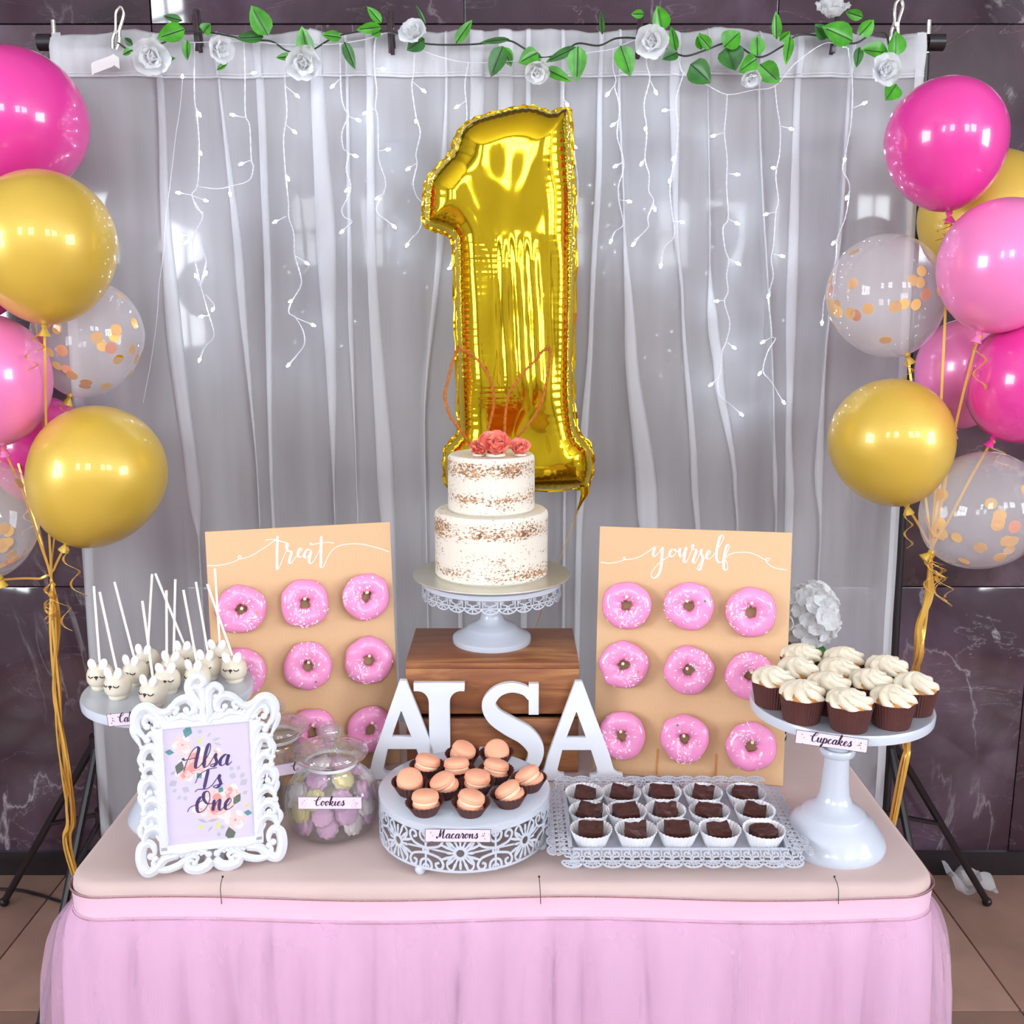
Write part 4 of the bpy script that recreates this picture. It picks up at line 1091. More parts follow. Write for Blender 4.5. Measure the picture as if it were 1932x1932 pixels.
for side, BL, BR, holes, strk, z0 in (('left', (-.512, 1.666, T + .001), (-.203, 1.752, T + .001), HL, S_TREAT, (370, 970, 4.83)), ('right', (.1445, 1.712, T + .001), (.4705, 1.657, T + .001), HR, S_YOUR, (1100, 970, 4.83))):
    Wd = (V(BR) - V(BL)).length
    t, Mx, org, nrm, loc = board(side, BL, BR, R(8.5), Wd, .441, holes, strk, z0, None)
    cen_ = [(455,1148),(574,1136),(689,1124),(455,1266),(579,1254),(693,1243),None,(588,1378),(697,1373)] if side == 'left' else [(1183,1140),(1300,1142),(1416,1152),(1178,1252),(1299,1262),(1414,1272),(1174,1384),(1292,1389),(1417,1404)]
    for i, c_ in enumerate(cen_):
        if c_ is None: continue
        p = on_pl(c_[0], c_[1], org, nrm)
        donut(p + nrm * .0005, Mx, i * 5 + (0 if side == 'left' else 3), 'pink iced donut on the %s board, %s row, %s peg' % (side, ROWN[i // 3], COLN[i % 3]), rnd.uniform(0, 6.28))

# ================================================================== WOODEN CRATE
CY0, CY1, CXA, CXB, CH = 1.711, 1.915, -.187, .118, .206
cr_ = thing('wooden_crate', 'brown stained wooden crate upside down under the cake stand', 'crate', ((CXA + CXB) / 2, (CY0 + CY1) / 2, T))
cw, cd = CXB - CXA, CY1 - CY0
obj('top_plank', MB().box((0, 0, CH - .005), (cw, cd, .010), .0015), M['crate'], cr_)
for z0, z1 in ((.112, CH - .0105), (.002, .103)):
    for y in (-cd / 2 + .005, cd / 2 - .005): obj('front_slat' if y < 0 else 'back_slat', MB().box((0, y, (z0 + z1) / 2), (cw, .010, z1 - z0), .0012), M['crate'], cr_)
for x in (-cw / 2 + .005, cw / 2 - .005):
    obj('side_panel', MB().box((x, 0, .098), (.010, cd - .022, .192), .001), M['crate'], cr_)

# ================================================================== CAKE STAND, CARD, CAKE, TOPPER
SX, SY, SZ = -.0376, 1.836, T + CH
cs = thing('cake_stand', 'white pedestal cake stand with pierced lace rim on the wooden crate', 'cake stand', (SX, SY, SZ))
foot = [(.0, .0), (.0725, .0), (.0735, .006), (.0725, .010), (.058, .018), (.050, .024), (.0465, .0275), (.0445, .030), (.030, .036), (.0225, .042), (.0195, .052), (.019, .064), (.021, .078), (.026, .090), (.03, .1), (.0, .104)]
obj('pedestal', MB().lathe(foot, 48), M['white'], cs)
obj('plate', MB().lathe([(0, .118), (.120, .118), (.126, .121), (.128, .125), (.126, .1282), (0, .1282)], 64), M['white'], cs)
def cyl_fn(rad, z0):
    return lambda u, v, h: V(((rad + h) * math.sin(u / rad), -(rad + h) * math.cos(u / rad), z0 + v))
def ring_stroke(mb, cx, cy, r, w_, fn, t, n=14, a0=0, a1=2 * PI, ry=None):
    q = [(cx + r * math.cos(a0 + (a1 - a0) * k / n), cy + (ry or r) * math.sin(a0 + (a1 - a0) * k / n)) for k in range(n + 1)]
    mb.strip(q, w_, fn, t)
rim = MB(); fn = cyl_fn(.1275, .1205); rad = .1275
NM = 26; pw = 2 * PI * rad / NM
bandp = [(2 * PI * rad * k / 160, -.0035) for k in range(161)]
rim.strip(bandp, .0085, fn, .0012)
for k in range(NM):
    u = k * pw
    for s in (-1, 1):                                                # scrolls under the band
        rim.strip([(u + s * a, b) for a, b in ((.0005, -.0195), (.0030, -.0160), (.0085, -.0150), (.0115, -.0120), (.0105, -.0095), (.0080, -.0100), (.0085, -.0120))], .0018, fn, .0012)
        rim.strip([(u + s * .0135, -.006), (u + s * .0125, -.0200)], .0016, fn, .0012)
    ring_stroke(rim, u, -.0195, .0026, .0014, fn, .0012, 8)
    # scallop
    q = [(u + pw * .5 * math.cos(PI + PI * j / 10), -.0215 + .0095 * math.sin(PI + PI * j / 10)) for j in range(11)]
    rim.strip(q, .0024, fn, .0012)
    rim.strip([(u - pw / 2, -.0215), (u + pw / 2, -.0215)], .0020, fn, .0012)
    for j in range(3):
        a = PI + PI * (j + 1) / 4
        rim.strip([(u, -.0215), (u + pw * .42 * math.cos(a), -.0215 + .008 * math.sin(a))], .0020, fn, .0012)
obj('lace_rim', rim, M['white'], cs, smooth=False, kind=None)
tag(obj('cake_board', MB().lathe([(0, 0), (.1445, 0), (.1452, .0012), (.1445, .0026), (0, .0026)], 72), M['silver'], loc=(SX, SY, SZ + .1284)), 'round silver cake card between the cake and its stand', 'cake board')
KZ = SZ + .1311
ck = thing('tiered_cake', 'two tier naked cake with thin ivory icing on the tall stand', 'cake', (SX, SY, KZ))
def tier(r, z0, z1, seed):
    def rf(a, i, z): return 1 + .006 * mnoise.noise(V((math.cos(a) * 2.5, math.sin(a) * 2.5, z * 12 + seed))) + .002 * mnoise.noise(V((a * 9, z * 60, seed)))
    prof = [(r - .004, z0), (r, z0 + .004)] + [(r, z0 + .004 + (z1 - z0 - .008) * k / 18) for k in range(1, 18)] + [(r - .001, z1 - .004), (r - .005, z1), (r * .7, z1 - .0005), (r * .3, z1), (.0005, z1)]
    return MB().lathe(prof, 72, rf=rf, cap0=True)
obj('lower_tier', tier(.1035, 0, .1195, 1), M['naked'], ck)
obj('upper_tier', tier(.0785, .1195, .2215, 5), M['naked'], ck)
CT = KZ + .2217
tp_ = thing('cake_topper', 'glittery copper rabbit ear topper standing on the cake', 'cake topper', (SX, SY, CT))
tpo = V((SX, SY, CT))
EARS = [[(884,832),(872,815),(850,785),(840,755),(841,735),(852,690),(862,660),(866,658),(888,668),(910,690),(928,725),(932,760),(925,795),(916,825)],
        [(952,828),(953,790),(958,750),(968,730),(990,700),(1010,680),(1022,664),(1033,657),(1038,664),(1034,700),(1026,745),(1012,780),(985,815),(972,832)]]
for e in EARS:
    pts = cr([on_y(x, y, SY) - tpo for x, y in e], 8)
    pts = [pts[0] - V((0, 0, .012))] + pts + [pts[-1] - V((0, 0, .012))]
    rr = random.Random(3); mb = MB().tube(pts, .0023, 7)
    for p in pts[1:-1]:
        for q in range(9):
            d = V((rr.gauss(0, 1), rr.gauss(0, 1), rr.gauss(0, 1))).normalized()
            c_ = p + d * .0026 + V((0, 0, rr.uniform(-.003, .003))); s_ = rr.uniform(.0006, .0013)
            mb.add([c_ + V((s_, 0, 0)), c_ + V((-s_, 0, s_)), c_ + V((0, -s_, -s_)), c_ + V((0, s_, 0))], [(0, 1, 2), (0, 2, 3), (0, 3, 1), (1, 3, 2)])
    obj('ear', mb, M['glitter'], tp_, angle=5)
for (px, py, pr, dy, lab) in ((905, 843, 18, -.030, 'small coral icing flower on the cake, left of the big one'), (936, 845, 29, -.034, 'largest coral icing flower at the middle of the cake top'), (981, 844, 19, -.028, 'small coral icing flower on the cake, right of the big one')):
    c = on_z(px, py + 10, CT); c = V(((px - 966) / F * 1.86, SY + dy, CT + .0005)); r = pr * .00122
    X = Matrix.Translation((0, 0, r * .34)) @ Matrix.Rotation(R(38), 4, 'X')
    t = thing('icing_flower', lab, 'icing flower', c, (0, 0, 0), 'coral icing flowers on the cake')
    obj('core', MB().lathe([(.0005, r * .35), (r * .16, r * .36), (r * .3, r * .24), (r * .36, 0), (r * .3, -r * .3), (.001, -r * .34)], 14, rf=lambda a, i_, z: 1 + .14 * math.sin(3 * a + z * 300), M=X), M['coral'], t)
    flower_petals('petal', t, r, [(6, 1.0, .45, -.12), (5, .82, .95, -.02), (4, .55, 1.25, .05)], M['coral'], X, seed=pr, wave=.3)
    obj('base', MB().lathe([(r * .5, 0), (r * .48, r * .12), (r * .35, r * .22), (.001, r * .24)], 16, cap0=True), M['cream'], t)

# ================================================================== WHITE LETTERS
def letter(polys, px, py, Y, wpx, lab, lean=R(3), th=.015):
    """polys: outlines (outer, holes) in units of the letter height; bottom centre at px,py"""
    cu = bpy.data.curves.new('wooden_letter', 'CURVE'); cu.dimensions = '2D'; cu.fill_mode = 'BOTH'
    H = wpx
    for pl in polys:
        sp_ = cu.splines.new('POLY'); sp_.points.add(len(pl) - 1); sp_.use_cyclic_u = True
        for p, q in zip(sp_.points, pl): p.co = (q[0] * H, q[1] * H, 0, 1)
    cu.extrude = th / 2 - .0008; cu.bevel_depth = .0008; cu.bevel_resolution = 1
    ob = bpy.data.objects.new('tmp', cu); COL.objects.link(ob)
    dg = bpy.context.evaluated_depsgraph_get(); me = bpy.data.meshes.new_from_object(ob.evaluated_get(dg))
    bpy.data.objects.remove(ob, do_unlink=True)
    me.materials.clear(); me.materials.append(M['white_matte'])
    me.transform(Matrix.Rotation(PI / 2, 4, 'X'))
    zmin = min(v.co.z for v in me.vertices); me.transform(Matrix.Translation((0, 0, -zmin)))
    o = bpy.data.objects.new('wooden_letter', me); COL.objects.link(o)
    o.location = on_z(px, py, T); o.location.y = Y; o.location.z = T + .0012
    o.rotation_euler = (-lean, 0, 0)
    tag(o, lab, 'letter', 'white wooden letters before the crate'); return o
def arc(cx, cy, rx, ry, a0, a1, n=8): return [(cx + rx * math.cos(R(a0 + (a1 - a0) * k / n)), cy + ry * math.sin(R(a0 + (a1 - a0) * k / n))) for k in range(n + 1)]
LA = [[(-.42, 0), (-.144, 0), (-.144, .055)] + arc(-.165, .105, .05, .05, 270, 190, 4)[1:] + [(-.163, .315), (.124, .315), (.185, .125)] + arc(.148, .10, .045, .05, 10, -90, 4)[1:] + [(.115, .05), (.115, 0), (.435, 0), (.435, .055)] + arc(.425, .13, .085, .075, 260, 195, 4)[1:] + [(.306, .244), (.026, 1.0), (-.034, 1.0), (-.300, .244)] + arc(-.41, .13, .085, .075, -15, -80, 4)[1:] + [(-.42, .055)],
      [(-.128, .428), (-.030, .70), (-.018, .70), (.080, .428)]]
LL = [[(-.29, 0), (.36, 0), (.36, .26), (.30, .26)] + arc(.20, .20, .10, .12, 0, -80, 5) + [(.06, .075), (.06, .80)] + arc(.17, .80, .11, .125, 180, 95, 5)[1:] + [(.21, .925), (.21, 1.0), (-.29, 1.0), (-.29, .925), (-.25, .925)] + arc(-.25, .80, .11, .125, 85, 0, 5)[1:] + [(-.14, .20)] + arc(-.25, .20, .11, .125, 0, -85, 5)[1:] + [(-.29, .075)]]
def s_outline():
    cen_ = cr([(.19, .86, 0), (.12, .925, 0), (-.02, .955, 0), (-.16, .905, 0), (-.238, .785, 0), (-.18, .655, 0), (-.03, .55, 0), (.13, .455, 0), (.232, .31, 0), (.195, .15, 0), (.08, .06, 0), (-.07, .055, 0), (-.20, .12, 0), (-.27, .25, 0)], 6)
    n = len(cen_); L_, R_ = [], []
    for i, p in enumerate(cen_):
        d = cen_[min(n - 1, i + 1)] - cen_[max(0, i - 1)]; d.normalize(); nn = V((-d.y, d.x, 0))
        t = i / (n - 1)
        w_ = .042 + .052 * math.exp(-((t - .5) / .21) ** 2)
        L_.append(p + nn * w_); R_.append(p - nn * w_)
    return [(p.x, p.y) for p in L_] + [(p.x, p.y) for p in R_[::-1]]
so_ = s_outline()
LS = [so_]
letter(LA, 764, 1470, 1.688, .178, 'white wooden letter A at the left end of the four letters')
letter(LL, 838, 1470, 1.688, .174, 'white wooden letter L, second of the four, behind the macarons')
sobj = letter(LS, 967, 1468, 1.688, .174, 'white wooden letter S, third of the four, curving over its crate')
for sx, sz_ in ((.212, .84), (-.285, .16)): obj('serif', MB().box((.174 * sx, 0, .174 * sz_), (.0175, .0146, .174 * .32), .001), M['white_matte'], sobj)
letter(LA, 1091, 1474, 1.684, .178, 'white wooden letter A at the right end of the four letters')
# ================================================================== PEDESTAL STANDS FOR CAKE POPS AND CUPCAKES
def plain_stand(c, H, rp, rb, lab):
    t = thing('cake_stand', lab, 'cake stand', c)
    k = rb / .068
    prof = [(0, 0), (.0665 * k, 0), (.068 * k, .004), (.0675 * k, .010), (.064 * k, .019), (.057 * k, .032), (.049 * k, .044), (.0415 * k, .051), (.041 * k, .053), (.039 * k, .0555), (.033 * k, .061), (.027, .070), (.0225, .084), (.0205, .105), (.0190, .130), (.0180, H - .098 + .03 if False else .150)]
    obj('base', MB().lathe(prof + [(.0, .150)], 48), M['white'], t)
    obj('collar', MB().lathe([(.0165, .148), (.024, .147), (.0265, .150), (.0265, .156), (.0245, .159), (.0215, .1585), (.0205, .155), (.015, .154)], 40), M['white'], t)
    obj('stem', MB().lathe([(.0172, .152), (.0172, H - .012), (.03, H - .010)], 32), M['white'], t)
    obj('plate', MB().lathe([(0, H - .013), (rp - .003, H - .0155), (rp, H - .014), (rp + .0008, H - .004), (rp - .001, H), (rp - .004, H), (rp - .008, H - .0012), (0, H - .0012)], 72), M['white'], t)
    return t
PX, PY, PH = -.547, 1.551, .222
plain_stand((PX, PY, T), PH, .131, .076, 'white pedestal stand carrying the cake pops, behind the photo frame')
UX, UY, UH = .496, 1.465, .233
plain_stand((UX, UY, T), UH, .1335, .080, 'white pedestal stand carrying the cupcakes at the right')

# ------------------------------------------------------------------ cake pops
POPS = [(191,1297,177,1106),(224,1315,188,1117),(257,1290,216,1098),(280,1268,287,1083),(291,1330,268.6,1134),(317,1305,314,1114),(329,1281,330.8,1093),(352,1261,293,1082),(374,1299,346,1113),(395,1279,369.6,1098),(416,1258,405.5,1073),(442.6,1284,391,1102)]
PLAB = ['cake pop at the left edge of its stand', 'cake pop at the front left of its stand', 'cake pop third from the left, with a long leaning stick', 'cake pop at the back left, half hidden by a stick', 'cake pop nearest the top left corner of the frame', 'cake pop directly behind the frontmost middle one', 'cake pop at the middle of the stand, behind two others', 'cake pop with stick leaning far left, back middle', 'cake pop behind the crest of the photo frame', 'cake pop just right of the one behind the frame crest', 'cake pop at the back right, in front of the donut board', 'cake pop at the right edge of its stand']
def pop_meshes():
    r = .0208
    ball = MB().lathe([(.0005, .0), (.0135, .0), (.0148, .0022), (.0150, .0052), (.0146, .0066), (.0178, .009), (.0200, .0135), (.0208, .0195), (.0203, .0255), (.0186, .0308), (.0158, .0352), (.0120, .0386), (.0070, .0410), (.0005, .0418)], 28)
    ear = MB().ball((0, 0, .0088), .0066, 9, (1, .66, 1.5))
    face = MB(); 
    def on(a, z, off=.0006):
        rr = .0209
        return V((rr * math.sin(a), -rr * math.cos(a), z))
    for s in (-1, 1):
        face.tube([on(s * .46 + k * .07, .0262 - .0026 * (1 - (k / 3) ** 2)) for k in (-3, -2, -1, 0, 1, 2, 3)], .0008, 5)
    nose = MB().ball((0, -.0205, .0252), .0026, 8, (1.25, .6, .75)).tube([V((0, -.0210, .0245)), V((0, -.0213, .0210))], .0008, 5)
    return ball.mesh('cake_ball', M['pop']), ear.mesh('ear', M['candy']), face.mesh('eyelids', M['face']), nose.mesh('nose', M['face'])
pm = pop_meshes()
pos = [on_z(x, y, T + PH) for x, y, a, b in POPS]
def relax(pos, c, rmax, dmin, it=60):
    for _ in range(it):
        for i in range(len(pos)):
            for j in range(i):
                d = pos[i] - pos[j]; d.z = 0; L = d.length
                if L < dmin:
                    q = d.normalized() * (dmin - L) / 2; pos[i] += q; pos[j] -= q
            d = pos[i] - V(c); d.z = 0
            if d.length > rmax: pos[i] -= d.normalized() * (d.length - rmax)
    return pos
pos = relax(pos, (PX, PY, T + PH), .131 - .0175, .0425)
for i, (bx, by, tx, ty) in enumerate(POPS):
    p = pos[i]; p.z = T + PH - .001
    yaw = R(rnd.uniform(-14, 14) - 4)
    t = thing('cake_pop', 'pale rabbit faced ' + PLAB[i], 'cake pop', p, (0, 0, yaw), 'rabbit cake pops on the left stand')
    obj('cake_ball', pm[0], None, t); obj('eyelids', pm[2], None, t); obj('nose', pm[3], None, t)
    for s in (-1, 1):
        e = obj('ear', pm[1], None, t, loc=(s * .0060, -.0105, .0342), rot=(R(-4), s * R(15 + rnd.uniform(-5, 5)), 0))
    tip = on_y(tx, ty, p.y + .004 + rnd.uniform(0, .02)); inv = (Matrix.Translation(p) @ Matrix.Rotation(yaw, 4, 'Z')).inverted()
    obj('stick', MB().tube([V((0, .002, .036)), inv @ tip], .00195, 10), M['stick'], t)

# ------------------------------------------------------------------ cupcakes
CUPS = [(1437,1328,'cupcake at the left edge of its stand'),(1505,1360,'big frosted cupcake at the front left of the stand'),(1601,1372,'cupcake nearest the front, above the right of its name card'),(1681,1366,'cupcake at the front right with golden sponge showing'),(1721,1341,'cupcake at the far right edge of the stand'),(1560,1340,'cupcake behind and between the two front left ones'),(1507,1309,'cupcake in the second row behind the big front left one'),(1508,1280,'cupcake farthest back at the left, beside the donut board'),(1583,1311,'cupcake at the middle of the stand'),(1590,1288,'cupcake farthest back in the middle, below the white flower'),(1637,1331,'cupcake right of the middle in the second row'),(1672,1305,'cupcake farthest back at the right of the stand')]
def cup_meshes(seed):
    rr = random.Random(seed); NP = 44
    zig = lambda a, i, z: 1 + (.016 * (1 if int(round(a / (2 * PI) * NP * 2)) % 2 else -1))
    wrap = MB().lathe([(.0005, .0006), (.0245, .0), (.0252, .001), (.0315, .036), (.0322, .0378), (.0314, .0376), (.0300, .030)], NP * 2, rf=lambda a, i, z: zig(a, i, z) if i > 0 else 1)
    sponge = MB().lathe([(.0295, .030), (.0302, .036), (.0285, .0405), (.02, .0435), (.0005, .0445)], 24, rf=lambda a, i, z: 1 + .03 * mnoise.noise(V((math.cos(a) * 2, math.sin(a) * 2, seed))))
    # piped swirl: two and a half rising turns of star-ridged cream
    rows = []; na = 72; nt = 20
    tw = rr.uniform(.9, 1.3); off = V((rr.uniform(-.003, .003), rr.uniform(-.003, .003), 0)); ph = rr.uniform(0, 6)
    for i in range(nt + 1):
        t = i / nt
        base = .0315 * (1 - t) ** .50 * (1 + .06 * math.sin(PI * min(1, t * 2.2)))
        z = .0375 + .0225 * t ** .95; row = []
        for k in range(na):
            a = 2 * PI * k / na
            g = 7 * (a + ph) + tw * 7 * t * 1.05
            rid = abs(math.sin(g / 2)) ** .7
            r_ = base * (.76 + .30 * rid) + .0008 * mnoise.noise(V((math.cos(a) * 3, math.sin(a) * 3, t * 6 + seed)))
            zz = z + .0085 * (rid - .5) * math.sin(PI * min(1, t * 1.3)) + .0015 * mnoise.noise(V((math.cos(a) * 2, math.sin(a) * 2, seed + t * 3)))
            row.append(V((r_ * math.cos(a), r_ * math.sin(a), zz)) + off * (t + .3))
        rows.append(row)
    fr = MB().grid(rows, closed=True)
    return wrap.mesh('wrapper', M['case'], angle=20), sponge.mesh('sponge', M['sponge']), fr.mesh('frosting', M['cream'], angle=180)
CM = [cup_meshes(s) for s in range(5)]
pos = relax([on_z(x, y, T + UH) for x, y, l in CUPS], (UX, UY, T + UH), .1335 - .027, .0605)
for i, (x, y, lab) in enumerate(CUPS):
    p = pos[i]; p.z = T + UH - .0011
    t = thing('cupcake', 'ivory frosted ' + lab, 'cupcake', p, (0, 0, rnd.uniform(0, 6.28)), 'frosted cupcakes on the right stand')
    for k, n_ in enumerate(('wrapper', 'sponge', 'frosting')): obj(n_, CM[i % 5][k], None, t)

# ================================================================== PHOTO FRAME
fa = math.atan2(.041, .164)
FL, FR = V((-.519, 1.3575, T)), V((-.357, 1.398, T))
fo = (FL + FR) / 2
lean = R(9)
pf = thing('photo_frame', 'ornate white scrollwork photo frame at the front left of the table', 'photo frame', fo + V((0, 0, .0035)), (Matrix.Rotation(fa, 4, 'Z') @ Matrix.Rotation(-lean, 4, 'X')).to_euler())
cwid, chei, cz0 = .127, .178, .044
hx = cwid / 2
sc = MB()
def scroll(pts, r0, r1, flat=.75, rmid=None, bulb=True, y=0.0, n=7):
    """one carved leaf: a middle strand with thinner strands on both sides, mirrored left and right"""
    pts = [(hx + (a - hx) * .80 if a > hx else a, b) for a, b in pts]
    for s in (1, -1):
        P = cr([(s * a, y, b) for a, b in pts], n); m = len(P)
        rad = []
        for i in range(m):
            t = i / (m - 1); rad.append((r0 + (r1 - r0) * t) if rmid is None else (r0 * (1 - t) ** 2 + rmid * 2.0 * t * (1 - t) * 1.0 + r1 * t * t))
        if rmid is None or not bulb:
            sc.tube(P, rad, 8, flat=(flat, 1), up=(0, 1, 0))
        else:
            for off, k, dy in ((0, .50, -.0012), (1, .34, .0004), (-1, .34, .0004), (1.75, .24, .0016), (-1.75, .24, .0016)):
                Q = []
                for i in range(m):
                    d = P[min(m - 1, i + 1)] - P[max(0, i - 1)]; d.normalize()
                    fade = 1 - .75 * max(0, (i / (m - 1) - .55) / .45)
                    Q.append(P[i] + V((-d.z, 0, d.x)) * off * rad[i] * .55 * fade + V((0, dy, 0)))
                sc.tube(Q, [r * k * (1.25 if off == 0 else 1.1) for r in rad], 6, flat=(.95, 1), up=(0, 1, 0))
        if bulb: sc.ball(P[-1], rad[-1] * 1.3, 8, (1, flat, 1))
hx = cwid / 2
# flat border around the opening
for z in (cz0 - .004, cz0 + chei + .004): sc.box((0, .001, z), (cwid + .022, .009, .013), .002)
for x in (-1, 1): sc.box((x * (hx + .005), .001, cz0 + chei / 2), (.013, .009, chei + .012), .002)
B4 = [
 # bottom corner C scroll
 ([(.050,.030),(.070,.026),(.088,.012),(.103,.010),(.111,.026),(.109,.046),(.098,.053),(.088,.046),(.087,.036),(.094,.033)], .0050, .0042, .0085),
 ([(.060,.034),(.074,.024),(.084,.016),(.090,.022),(.087,.029)], .0030, .0040, .006),
 # bottom edge
 ([(.085,.012),(.066,.010),(.050,.014),(.040,.020),(.030,.026),(.022,.022),(.026,.016)], .0040, .0034, .006),
 ([(.001,.018),(.010,.008),(.022,.005),(.034,.008),(.038,.016),(.031,.020),(.027,.015)], .0062, .0036, .008),
 ([(.058,.036),(.042,.034),(.022,.036),(.006,.026)], .0050, .0040, .007),
 # side, low S
 ([(.066,.050),(.072,.066),(.084,.074),(.098,.070),(.104,.058),(.098,.050)], .0055, .0036, .0075),
 ([(.067,.072),(.078,.090),(.092,.094),(.101,.086),(.098,.077),(.090,.080)], .0055, .0036, .0075),
 ([(.104,.060),(.110,.072),(.104,.086)], .0030, .0036, .005),
 ([(.067,.100),(.076,.112),(.090,.116),(.100,.108),(.102,.098)], .0052, .0040, .0075),
 ([(.067,.118),(.074,.136),(.086,.146),(.099,.142),(.104,.130),(.097,.122),(.090,.128)], .0055, .0036, .008),
 ([(.100,.108),(.106,.120),(.104,.132)], .0034, .0036, .005),
 ([(.067,.142),(.074,.160),(.086,.168),(.097,.162),(.098,.152)], .0055, .0040, .008),
 ([(.067,.164),(.073,.184),(.083,.194),(.095,.190),(.099,.178),(.092,.172)], .0055, .0036, .008),
 ([(.096,.190),(.103,.178),(.101,.164)], .0034, .0036, .005),
 ([(.067,.190),(.072,.206),(.082,.214),(.092,.210)], .0055, .0040, .007),
 # top corner C scroll
 ([(.060,.224),(.070,.240),(.084,.252),(.098,.252),(.108,.240),(.107,.224),(.098,.214),(.090,.206)], .0060, .0040, .0095),
 ([(.066,.222),(.076,.236),(.088,.240),(.094,.232),(.089,.226)], .0042, .0040, .0065),
 ([(.108,.232),(.113,.224),(.108,.210),(.100,.196)], .0034, .0028, .006),
 # top edge to crest
 ([(.078,.250),(.062,.244),(.052,.246),(.046,.252),(.040,.248),(.043,.243)], .0048, .0036, .006),
 ([(.052,.244),(.040,.258),(.026,.262),(.016,.254),(.016,.243),(.024,.240),(.028,.246)], .0040, .0036, .0085),
 ([(.004,.222),(.010,.230),(.020,.230),(.034,.236),(.050,.232),(.062,.228)], .0052, .0042, .0075),
 ([(.0005,.226),(.004,.240),(.003,.256),(.005,.270),(.014,.278),(.023,.272),(.022,.262),(.015,.262)], .0058, .0032, .0075),
]
for pts, a, b, c in B4: scroll(pts, a, b, .72, c)
# small inner fronds springing from the border
for k in range(13):
    z = cz0 + .004 + k * .0135
    scroll([(hx + .004, z), (hx + .012, z + .008), (hx + .019, z + .0155)], .0040, .0016, .6, .0042, False)
for k in range(8):
    x = .008 + k * .0072
    scroll([(x, cz0 - .006), (x + .004, cz0 - .013), (x + .010, cz0 - .018)], .0038, .0016, .6, .004, False)
    scroll([(x, cz0 + chei + .006), (x + .002, cz0 + chei + .012), (x + .007, cz0 + chei + .017)], .0036, .0016, .6, .004, False)
# crest: tall loop leaning left, small one right
def one(pts, r0, rm, r1):
    P = cr([(a, 0, b) for a, b in pts], 7); m = len(P)
    sc.tube(P, [r0 * (1 - i / (m - 1)) ** 2 + rm * 2 * (i / (m - 1)) * (1 - i / (m - 1)) + r1 * (i / (m - 1)) ** 2 for i in range(m)], 8, flat=(.72, 1), up=(0, 1, 0))
    sc.ball(P[-1], r1 * 1.3, 8, (1, .72, 1))
one([(-.004,.248),(-.016,.262),(-.023,.278),(-.017,.292),(-.006,.294),(.000,.285),(-.006,.279)], .005, .0085, .0034)
one([(-.006,.246),(-.020,.256),(-.030,.262)], .004, .006, .002)
obj('scrollwork', sc, M['resin'], pf, angle=50)
ob_ = obj('backing', MB().box((0, .0055, cz0 + chei / 2), (cwid + .008, .003, chei + .008), .001).box((0, .030, .066), (.03, .003, .10), .001, Matrix.Rotation(R(-22), 4, 'X')), M['resin'], pf)
card = obj('printed_card', MB().box((0, .0015, cz0 + chei / 2), (cwid, .002, chei)), M['card'], pf, smooth=False, label='lilac printed card with purple script')
def ct_fn(h0): return lambda u, v, h: V((u, .0005 - h0 - h, v))
fnp = ct_fn(.00005)
Pm = ['p_blush', 'p_rose', 'p_white', 'p_teal', 'p_grey', 'p_dark', 'p_lime']
pr = MB()
def cxy(zx, zy):       # zoomed photo pixel (230,1250 / 4.294) -> card plane
    u = (zx - 348) / (1035 - 348); v = (zy - 517) / (1497 - 517)
    # card is sheared in the photo: undo
    top = 517 - 70 * u; bot = 1497 - 92 * u
    uu = (zx - (348 + (zy - 517) * .034)) / (687)
    vv = (zy - top) / (bot - top)
    return (-hx + uu * cwid, cz0 + chei * (1 - vv))
def prose(zx, zy, r, tint, seed):
    x, y = cxy(zx, zy); rr = random.Random(seed); r *= .000185
    for k in range(6): blob(pr, x + r * .55 * math.cos(k * 1.05), y + r * .55 * math.sin(k * 1.05), r * .62, r * .5, k * 1.05, fnp, .00004 + .000004 * k, 10, 2 if k % 2 else 0)
    for k in range(5): blob(pr, x + r * .30 * math.cos(k * 1.26 + .5), y + r * .30 * math.sin(k * 1.26 + .5), r * .42, r * .32, k * 1.26, fnp, .00009 + .000004 * k, 10, tint if k % 2 else 0)
    for k in range(4):                                               # petal outlines
        q = [(x + r * (.2 + .17 * k) * math.cos(a_), y + r * (.2 + .17 * k) * math.sin(a_)) for a_ in [k * 1.4 + j * .3 for j in range(10)]]
        pr.strip(q, r * .05, fnp, .00014, mi=1 if tint == 1 else 0, bottom=False)
    blob(pr, x, y, r * .16, r * .13, 0, fnp, .00014, 8, 1)
for a in ((505, 655, 70, 0, 1), (600, 800, 120, 1, 2), (525, 880, 72, 1, 3), (870, 1045, 70, 1, 4), (770, 1135, 125, 1, 5), (905, 1265, 75, 0, 6), (640, 1180, 60, 2, 7), (760, 730, 50, 4, 8)): prose(*a)
